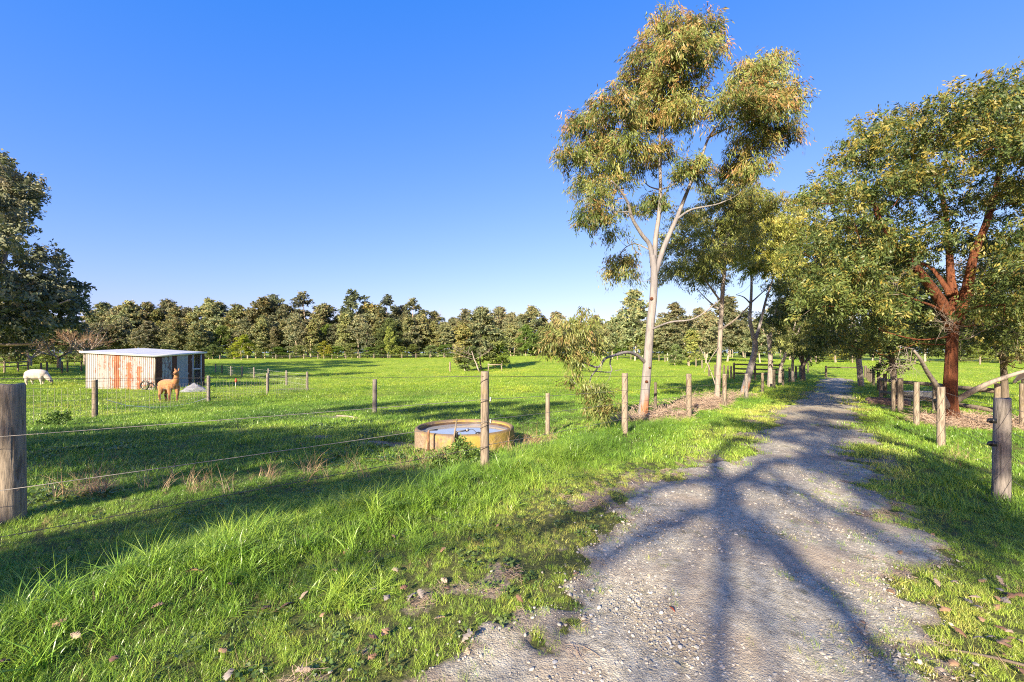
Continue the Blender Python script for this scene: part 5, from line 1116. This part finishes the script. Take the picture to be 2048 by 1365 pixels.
def scatter(name, P, rot, scl, idx, tint, coll, label, cat=None):
    me = bpy.data.meshes.new(name); me.vertices.add(len(P)); me.vertices.foreach_set('co', np.asarray(P, np.float32).ravel())
    for an, typ, dat in (('rot', 'FLOAT_VECTOR', rot), ('scl', 'FLOAT', scl), ('idx', 'INT', idx), ('tint', 'FLOAT', tint)):
        a = me.attributes.new(an, typ, 'POINT'); a.data.foreach_set('vector' if typ == 'FLOAT_VECTOR' else 'value', np.asarray(dat, np.int32 if typ == 'INT' else np.float32).ravel())
    o = link(bpy.data.objects.new(name, me)); g = bpy.data.node_groups.new(name, 'GeometryNodeTree')
    g.interface.new_socket('Geometry', in_out='INPUT', socket_type='NodeSocketGeometry'); g.interface.new_socket('Geometry', in_out='OUTPUT', socket_type='NodeSocketGeometry')
    N = g.nodes; gi = N.new('NodeGroupInput'); go = N.new('NodeGroupOutput'); ip = N.new('GeometryNodeInstanceOnPoints'); ci = N.new('GeometryNodeCollectionInfo')
    ci.inputs['Collection'].default_value = coll; ci.inputs['Separate Children'].default_value = True; ci.inputs['Reset Children'].default_value = True
    def na(n, t): x = N.new('GeometryNodeInputNamedAttribute'); x.data_type = t; x.inputs['Name'].default_value = n; return next(q for q in x.outputs if q.enabled and q.name == 'Attribute')
    g.links.new(gi.outputs[0], ip.inputs['Points']); g.links.new(ci.outputs[0], ip.inputs['Instance']); ip.inputs['Pick Instance'].default_value = True
    g.links.new(na('idx', 'INT'), ip.inputs['Instance Index']); g.links.new(na('rot', 'FLOAT_VECTOR'), ip.inputs['Rotation']); g.links.new(na('scl', 'FLOAT'), ip.inputs['Scale']); g.links.new(ip.outputs[0], go.inputs[0])
    md = o.modifiers.new('scatter', 'NODES'); md.node_group = g; tag(o, label, cat, kind='stuff'); return o
M['grass'] = bladesmat('grass_blades', [(.05, .125, .014), (.13, .255, .022), (.245, .365, .036), (.40, .41, .08)])
M['near_grass'] = bladesmat('fresh_grass_blades', [(.055, .15, .022), (.15, .31, .038), (.285, .44, .065), (.47, .49, .14)], .2, .32)
M['weed'] = bladesmat('broad_weed_leaves', [(.04, .085, .02), (.09, .15, .035), (.15, .2, .06)], .25)
M['straw'] = bladesmat('dry_straw', [(.24, .16, .10), (.36, .26, .17), (.46, .36, .26)], .2, .7)
def sector(n, r0, r1, rng, power=2.0, half=1.08):
    a = rng.uniform(-half, half, n); r = (r0 ** power + (r1 ** power - r0 ** power) * rng.random(n)) ** (1 / power); return r * np.sin(a), r * np.cos(a), r
def inside_things(x, y):
    c = drop(930, 898, 8.8); k = np.hypot(x - c[0], y - c[1]) > 1.0
    return k & ~((x > -26.7) & (x < -22.2) & (y > 27.4) & (y < 32))
def tintf(x, y, rng):
    u, v = UV(x, y); t = .32 + .55 * (vnoise(x, y, 31, 1.3) - .5) + .35 * (vnoise(x, y, 32, 4.5) - .5) + .12 * rng.normal(size=len(x))
    t += .30 * (sst(-3.2, -2.2, u) * (u < -.7) + sst(1.2, .5, u) * (u > -.7)) * sst(40, 20, v); t += .16 * sst(14, 45, np.hypot(x, y)); return np.clip(t, 0, 1)
def meadow():
    rng = np.random.default_rng(55); G = M['grass']; NG = M['near_grass']
    lawn = proto('lawn_tufts', [tuft(f'tuft_lawn_{i}', 34, .035, .085 + .02 * (i % 2), .06, .0036, .9, rng, NG, 3) for i in range(5)])
    mid = proto('mid_tufts', [tuft(f'tuft_mid_{i}', 46, .04, .105, .15, .0085, .9, rng, NG, 2) for i in range(4)])
    far = proto('far_tufts', [tuft(f'tuft_far_{i}', 80, .05, .13, .6, .024, .8, rng, G, 1) for i in range(4)])
    tall = proto('tall_tufts', [tuft(f'tuft_tall_{i}', 30, .13, .34, .07, .0075, 1.1, rng, NG, 4) for i in range(5)])
    weed = proto('weed_rosettes', [broadleaf(f'rosette_{i}', 26, .13, .045, rng, M['weed']) for i in range(3)])
    straw = proto('straw_tufts', [tuft(f'tuft_straw_{i}', 14, .12, .42, .06, .0035, .9, rng, M['straw'], 3) for i in range(4)])
    def go(name, x, y, keep, coll, nidx, smin, smax, label, sfun=None, tilt=.18, tf=None):
        k = (rng.random(len(x)) < keep) & inside_things(x, y); x, y = x[k], y[k]; n = len(x); P = np.stack([x, y, zt(x, y)], 1)
        rot = np.stack([rng.normal(size=n) * tilt, rng.normal(size=n) * tilt, rng.random(n) * 6.283], 1); s = rng.uniform(smin, smax, n) * (sfun(x, y) if sfun else 1)
        scatter(name, P, rot, s, rng.integers(0, nidx, n), (tf or tintf)(x, y, rng), coll, label, 'grass'); return n
    def cover(x, y): t, dirt, dry = masks(x, y); return np.clip(1 - dirt * .78, 0, 1) ** 1.1 * (1 - .85 * dry) * (1 - np.clip(t * 1.15 - .12, 0, .985))
    def hs(x, y):
        u, v = UV(x, y); return .46 + .42 * vnoise(x, y, 41, .5) + .55 * sst(-2.6, -3.4, u) * sst(14, 6, v) * sst(-5.2, -4.2, u) + .5 * sst(3.2, 1.8, np.hypot(x, y)) * sst(-2.0, -2.8, u) - .28 * sst(-2.8, -2.0, u) * (u < -.7) + .25 * sst(.9, 1.6, u) * sst(12, 6, v)
    x, y, r = sector(20000, 1.25, 7.5, rng, 1.7); n1 = go('short_grass', x, y, cover(x, y), lawn, 5, .75, 1.25, 'short bright green grass on the near verges', hs)
    x, y, r = sector(22000, 7, 24, rng, 1.5); go('meadow_grass', x, y, cover(x, y), mid, 4, .7, 1.25, 'green pasture grass around the trough and fences', lambda x, y: .8 + .5 * vnoise(x, y, 42, .9))
    x, y, r = sector(30000, 22, 118, rng, 1.35); go('pasture', x, y, cover(x, y), far, 4, .7, 1.2, 'sunlit green pasture stretching to the far trees', lambda x, y: .8 + .5 * vnoise(x, y, 43, 2.5))
    v = rng.uniform(-1, 16, 2600); u = -3.75 + rng.normal(size=2600) * .42; x, y = XY(u, v)
    go('tall_grass', x, y, cover(x, y) * sst(.25, .6, vnoise(x, y, 44, .6)) * sst(16, 8, v) * (u > -5), tall, 5, .4, .9, 'long grass growing along the left fence', None, .25)
    v = rng.uniform(1, 14, 900); u = 1.6 + rng.normal(size=900) * .35; x, y = XY(u, v)
    go('tall_grass', x, y, cover(x, y) * sst(.35, .6, vnoise(x, y, 45, .6)) * .7, tall, 5, .35, .75, 'longer grass growing along the right fence', None, .25)
    x, y, r = sector(1500, 1.2, 3.4, rng, 2); u, v = UV(x, y); go('tall_grass', x, y, cover(x, y) * (u < -2.4) * sst(.45, .65, vnoise(x, y, 46, .5)), tall, 5, .35, .65, 'rank grass in the lower left corner', None, .3)
    x, y, r = sector(9000, 6.5, 17, rng, 1.8); u, v = UV(x, y); go('pasture_weeds', x, y, cover(x, y) * (u < -4.4) * sst(.55, .75, vnoise(x, y, 47, 1.6)) * .8, weed, 3, .5, 1.1, 'low broad-leaved weeds in the shaded paddock', None, .1, lambda x, y, rg: np.clip(.4 + .3 * rg.normal(size=len(x)), 0, 1))
    x, y, r = sector(11000, 1.5, 9.0, rng, 1.8); u, v = UV(x, y); t = trackmask(x, y); go('track_weeds', x, y, t * .10 * sst(.45, .7, vnoise(x, y, 48, .35)) + .55 * sst(-.6, .2, u) * t + (t < .98) * .7, lawn, 5, .3, .8, 'sparse sprigs of grass growing in the gravel', None, .3)
    x, y, r = sector(3000, 9, 40, rng, 1.5); u, v = UV(x, y); t = trackmask(x, y); go('track_weeds', x, y, t * .12 * (np.abs(u + .7) < .45), mid, 4, .3, .6, 'grass strip along the crown of the track', None, .2)
    x, y, r = sector(900, 1.5, 7, rng, 1.6); u, v = UV(x, y); go('dry_grass', x, y, cover(x, y) * .55 * (np.abs(u + .7) > .9), straw, 4, .16, .42, 'scattered dead grass stems in the near turf', None, .5, lambda x, y, rg: rg.random(len(x)))
    x, y, r = sector(1600, 1.5, 6.5, rng, 1.7); u, v = UV(x, y); go('verge_clover', x, y, cover(x, y) * sst(.5, .7, vnoise(x, y, 49, .5)) * (u < -.7), weed, 3, .3, .6, 'clover and small weeds among the near grass', None, .15, lambda x, y, rg: np.clip(.6 + .3 * rg.normal(size=len(x)), 0, 1))
    # dry stalks and straw at the places the photograph shows them
    X = []; Y = []
    for px, py, d, n, sx, sy in ((178, 985, 4.9, 26, .16, .1), (330, 975, 5.1, 14, .4, .1), (560, 960, 5.5, 14, .5, .12), (1080, 885, 8.9, 26, .2, .15), (850, 945, 6.2, 20, .3, .12), (30, 1040, 4.1, 6, .1, .1), (1960, 830, 12.4, 40, .7, .4), (1930, 940, 7.5, 14, .4, .3), (700, 940, 6.0, 10, .4, .15), (1000, 915, 7.6, 16, .3, .2)):
        x, y = pxy(px, py, d); X += list(x + rng.normal(size=n) * sx); Y += list(y + rng.normal(size=n) * sy)
    x, y = np.array(X), np.array(Y); go('dry_grass', x, y, np.ones(len(x)), straw, 4, .5, 1.5, 'bleached dry grass stalks by the fence posts', None, .3, lambda x, y, rg: rg.random(len(x)))
    # heaps of dead twigs and bark under the fence-line gums
    X = []; Y = []
    for px, py, d, n, sx, sy in ((1345, 828, 13, 90, .6, .2), (1400, 815, 15.5, 150, .7, .35), (1450, 805, 17.5, 160, .8, .4), (1290, 842, 12.1, 60, .4, .25), (1905, 846, 12.5, 130, .9, .5), (1960, 828, 13, 120, .9, .4), (1500, 790, 22, 120, 1.2, .6)):
        x, y = pxy(px, py, d); X += list(x + rng.normal(size=n) * sx); Y += list(y + rng.normal(size=n) * sy)
    litter = []
    for i in range(3):
        mb = MB()
        for _ in range(26): c = np.array([*(rng.normal(size=2) * .13), rng.uniform(0, .10)]); dv = nrm(rng.normal(size=3) * [1, 1, .35]) * rng.uniform(.05, .2); mb.tube([c - dv, c + rng.normal(size=3) * .012, c + dv], rng.uniform(.002, .005), 3, False)
        litter.append(bpy.data.objects.new(f'twigs_{i}', mb.mesh(f'twigs_{i}', M['litter'])))
    x, y = np.array(X), np.array(Y); u, v = UV(x, y); go('bark_litter', x, y, ((u < -3.75) | (u > 1.6)) * 1.0, proto('litter', litter), 3, .7, 1.5, 'heaped dry twigs and bark under the fence-line gums', None, .4, lambda x, y, rg: rg.random(len(x)))
    x, y, r = sector(5200, 1.5, 7.5, rng, 1.7); u, v = UV(x, y); tk, dirt, dry = masks(x, y)
    go('leaf_litter', x, y, sst(.35, .8, dirt) * (1 - tk) * .8, proto('fringe_litter', litter), 3, .14, .34, 'crumbled bark and leaf litter along the edges of the track', None, .3, lambda x, y, rg: rg.random(len(x)))
    # gravel
    gm, n, l, p = newmat('gravel_stones'); b = NB(gm); tt = b.attr('tint', 'INSTANCER', 'Fac'); c = b.ramp(tt, [(0, (.12, .11, .095)), (.3, (.29, .265, .225)), (.6, (.44, .41, .35)), (.85, (.46, .37, .27)), (1, (.60, .57, .51))]); l.new(b.mix(b.math('MULTIPLY', b.noise(b.coord(), 3, 4), .4), c, (.2, .19, .18)), p.inputs['Base Color']); p.inputs['Roughness'].default_value = .9
    rocks = proto('gravel_rocks', [rock(f'rock_{i}', rng, gm, 1) for i in range(6)])
    x, y, r = sector(210000, 1.5, 13, rng, 1.05); t = trackmask(x, y); u, v = UV(x, y); k = (rng.random(len(x)) < t * (.25 + .75 * sst(.35, .65, vnoise(x, y, 51, .5))) + .05 * (masks(x, y)[1] > .6)); x, y = x[k], y[k]; n = len(x)
    s = np.clip(.0043 * np.exp(rng.normal(size=n) * .62), .0025, .016); P = np.stack([x, y, zt(x, y) + .012 + s * .1], 1)
    scatter('gravel', P, rng.normal(size=(n, 3)) * [.3, .3, 3], s, rng.integers(0, 6, n), rng.random(n), rocks, 'loose grey stones scattered over the track', 'gravel')
    return gm
M['litter'] = plain('dry_litter', (.36, .26, .19), .9, 0, .6, 5)
GM = meadow()
PLACED = []
def stones_and_leaves():
    rng = np.random.default_rng(71)
    sm = [plain('pale_stone', (.40, .37, .32), .9, 0, .25, 30, .5), plain('buff_stone', (.52, .41, .28), .9, 0, .25, 30, .5), plain('grey_stone', (.30, .30, .31), .9, 0, .3, 30, .5)]
    px = [(1298, 1155, 1), (1310, 1092, 0), (1198, 1258, 1), (1194, 1263, 1), (1275, 1206, 0), (1240, 1300, 1), (1235, 1330, 0), (1500, 1157, 0), (1157, 1198, 1), (1180, 1320, 1), (1150, 1160, 1), (1030, 1250, 0), (1000, 1262, 0), (1420, 1240, 2), (1360, 1300, 2), (1555, 1130, 0), (1610, 1250, 1), (1110, 1330, 2), (700, 1345, 2), (660, 1350, 0), (630, 1355, 2), (820, 1262, 0), (1320, 1250, 0), (1250, 1130, 0), (1330, 1180, 0), (1700, 1190, 0), (1470, 1010, 0), (1530, 1060, 0), (1395, 1150, 2), (1440, 1330, 0)]
    for i, (a, b, k) in enumerate(px):
        p = shadow_point(a, b, 0); o = rock('stone', rng, sm[k]); s = rng.uniform(.009, .019); o.scale = (s, s, s); o.location = (p[0], p[1], zt(p[0], p[1]) + .012 + s * .12); o.rotation_euler = (0, 0, rng.random() * 6); link(o)
        tag(o, ('pale', 'buff', 'dark grey')[k] + ' stone lying proud on the gravel track', 'stone', ('pale', 'buff', 'dark grey')[k] + ' stones on the track'); PLACED.append((a, o))
    lm = []
    for nm, c in (('tan_oak_leaf', (.27, .16, .09)), ('brown_oak_leaf', (.16, .085, .05)), ('pale_oak_leaf', (.34, .25, .175)), ('grey_oak_leaf', (.22, .185, .16))): lm.append(plain(nm, c, .75, 0, .3, 25))
    lm.append(plain('red_leaf', (.42, .09, .03), .6))
    def leaf(k):
        L = .066; lob = [(0, .006), (.10, .012), (.22, .20), (.30, .08), (.42, .30), (.5, .11), (.62, .34), (.70, .14), (.82, .24), (.9, .10), (1, 0)]
        cur = rng.normal() * .25; V = []
        for t, w in lob: V += [(t * L, w * L * rng.uniform(.85, 1.15), .012 * cur * math.sin(t * 6) + w * L * rng.uniform(.1, .6)), (t * L, -w * L * rng.uniform(.85, 1.15), .012 * cur * math.sin(t * 5) + w * L * rng.uniform(.1, .6))]
        n = len(lob); mid = [(t * L, 0, .014 * math.sin(t * 3.1)) for t, w in lob]; V += mid
        Q = [(2 * i, 2 * i + 2, 2 * n + i + 1, 2 * n + i) for i in range(n - 1)] + [(2 * n + i, 2 * n + i + 1, 2 * i + 3, 2 * i + 1) for i in range(n - 1)]
        return np_mesh('fallen_leaf', V, [np.array(Q)], lm[k], True)
    meshes = {k: [leaf(k) for _ in range(4)] for k in range(5)}
    spots = [(600, 1212, 2, 1.3), (560, 1228, 1, 1.4), (372, 1155, 0, 1.2), (392, 1152, 0, 1.), (512, 1092, 0, 1), (138, 1248, 0, 1.1), (140, 1280, 2, 1), (668, 1150, 0, .9), (815, 1215, 3, 1.3), (845, 1210, 3, 1.1), (922, 1300, 3, 1.3), (936, 1300, 2, .9), (868, 1250, 2, 1), (438, 1310, 0, .9), (465, 1350, 3, 1.2), (625, 1352, 2, 1.2), (520, 1232, 1, 1.2), (700, 1108, 1, 1), (735, 1115, 0, .8), (30, 1335, 1, 1.2), (790, 1085, 0, 1), (455, 1178, 1, .9), (1185, 1010, 1, 1), (1145, 1160, 0, 1), (1047, 1218, 1, 1), (1010, 1140, 0, 1.1), (1000, 1055, 0, .8), (1795, 990, 0, 1.3), (1806, 1000, 1, 1.2), (1790, 1194, 0, 1.2), (1880, 1185, 2, 1.2), (1905, 1230, 0, 1.2), (1950, 1225, 2, 1.1), (1985, 1262, 1, 1.3), (2020, 1310, 0, 1.5), (2025, 1345, 1, 1.4), (1870, 1075, 0, .9), (1350, 1232, 4, .8), (1800, 1115, 0, 1.), (1935, 1290, 1, 1.2), (1740, 1070, 1, .9), (240, 1325, 1, 1.1), (90, 1150, 0, 1.0), (300, 1230, 0, 1.0), (75, 1190, 1, 1.1), (1975, 1170, 0, 1.0), (1720, 1250, 0, .9), (880, 1115, 0, .9)]
    spots += [(float(rng.uniform(1880, 2046)), float(rng.uniform(1170, 1362)), int(rng.integers(0, 4)), float(rng.uniform(.8, 1.25))) for _ in range(22)] + [(float(rng.uniform(640, 960)), float(rng.uniform(1150, 1362)), int(rng.integers(0, 4)), float(rng.uniform(.7, 1.1))) for _ in range(14)]
    for i, (a, b, k, s) in enumerate(spots):
        p = shadow_point(a, b, 0); u, v = UV(p[0], p[1]); o = link(bpy.data.objects.new('fallen_leaf', meshes[k][i % 4])); on = bool(trackmask(p[0], p[1]) > .5)
        o.location = (p[0], p[1], zt(p[0], p[1]) + (.02 if on else .035)); o.rotation_euler = (rng.normal() * .35, rng.normal() * .35, rng.random() * 6.28); o.scale = (s,) * 3
        cl = ('tan', 'dark brown', 'pale', 'grey', 'red')[k]; where = 'on the gravel track' if on else ('in grass left of the track' if u < -.7 else 'in grass right of the track')
        tag(o, f'{cl} dry leaf {where}', 'leaf', f'{cl} fallen leaves {where}'); PLACED.append((a, o))
stones_and_leaves()
def number_by_place():
    groups = {}
    for a, o in PLACED: groups.setdefault(o['label'], []).append((a, o))
    for lab, L in groups.items():
        if len(L) > 1:
            for i, (a, o) in enumerate(sorted(L, key=lambda q: q[0])): o['label'] = lab + f', {ORD[i]} such from the left'
number_by_place()
def weed_clump(name, label, spots, n, leaf, pal, seed):
    rng = np.random.default_rng(seed); C = []
    for px, py, d, r in spots: C.append([*PX(px, py, d), r])
    C = np.array(C); b = gp(C[:, :3].mean(0)); t = tree_thing(name, b, label, 'plant'); sk = Skeleton(); 
    for c in C: g = gp(c); sk.limb([g * .5 + b * .5 - [0, 0, .03], (g + c[:3]) / 2, c[:3]], .006, .003, 5, 3)
    skel_part(sk, 'stems', M['litter'], t); link(bpy.data.objects.new('leaves', crown_mesh('leaves', C - np.array([*b, 0]), n, leaf, leaf * .5, pal, rng, -.1, .12, 12)), t)
weed_clump('weed_clump', 'leafy green weed clump growing against the trough', [(930, 905, 6.7, .12), (905, 915, 6.6, .12), (880, 925, 6.4, .12), (945, 925, 6.4, .13), (915, 935, 6.2, .14), (870, 940, 6.1, .12), (950, 942, 6.0, .11), (920, 892, 6.8, .07), (850, 938, 6.3, .08)], 5200, .042, ((.06, .12, .02), (.19, .27, .06)), 81)
weed_clump('weed_plant', 'dark leafy weed growing beside the netting near the strainer post', [(118, 835, 11.6, .13), (108, 842, 11.6, .1), (128, 845, 11.6, .12), (90, 848, 11.4, .08), (120, 850, 11.5, .1)], 900, .06, ((.03, .07, .015), (.09, .16, .03)), 82)
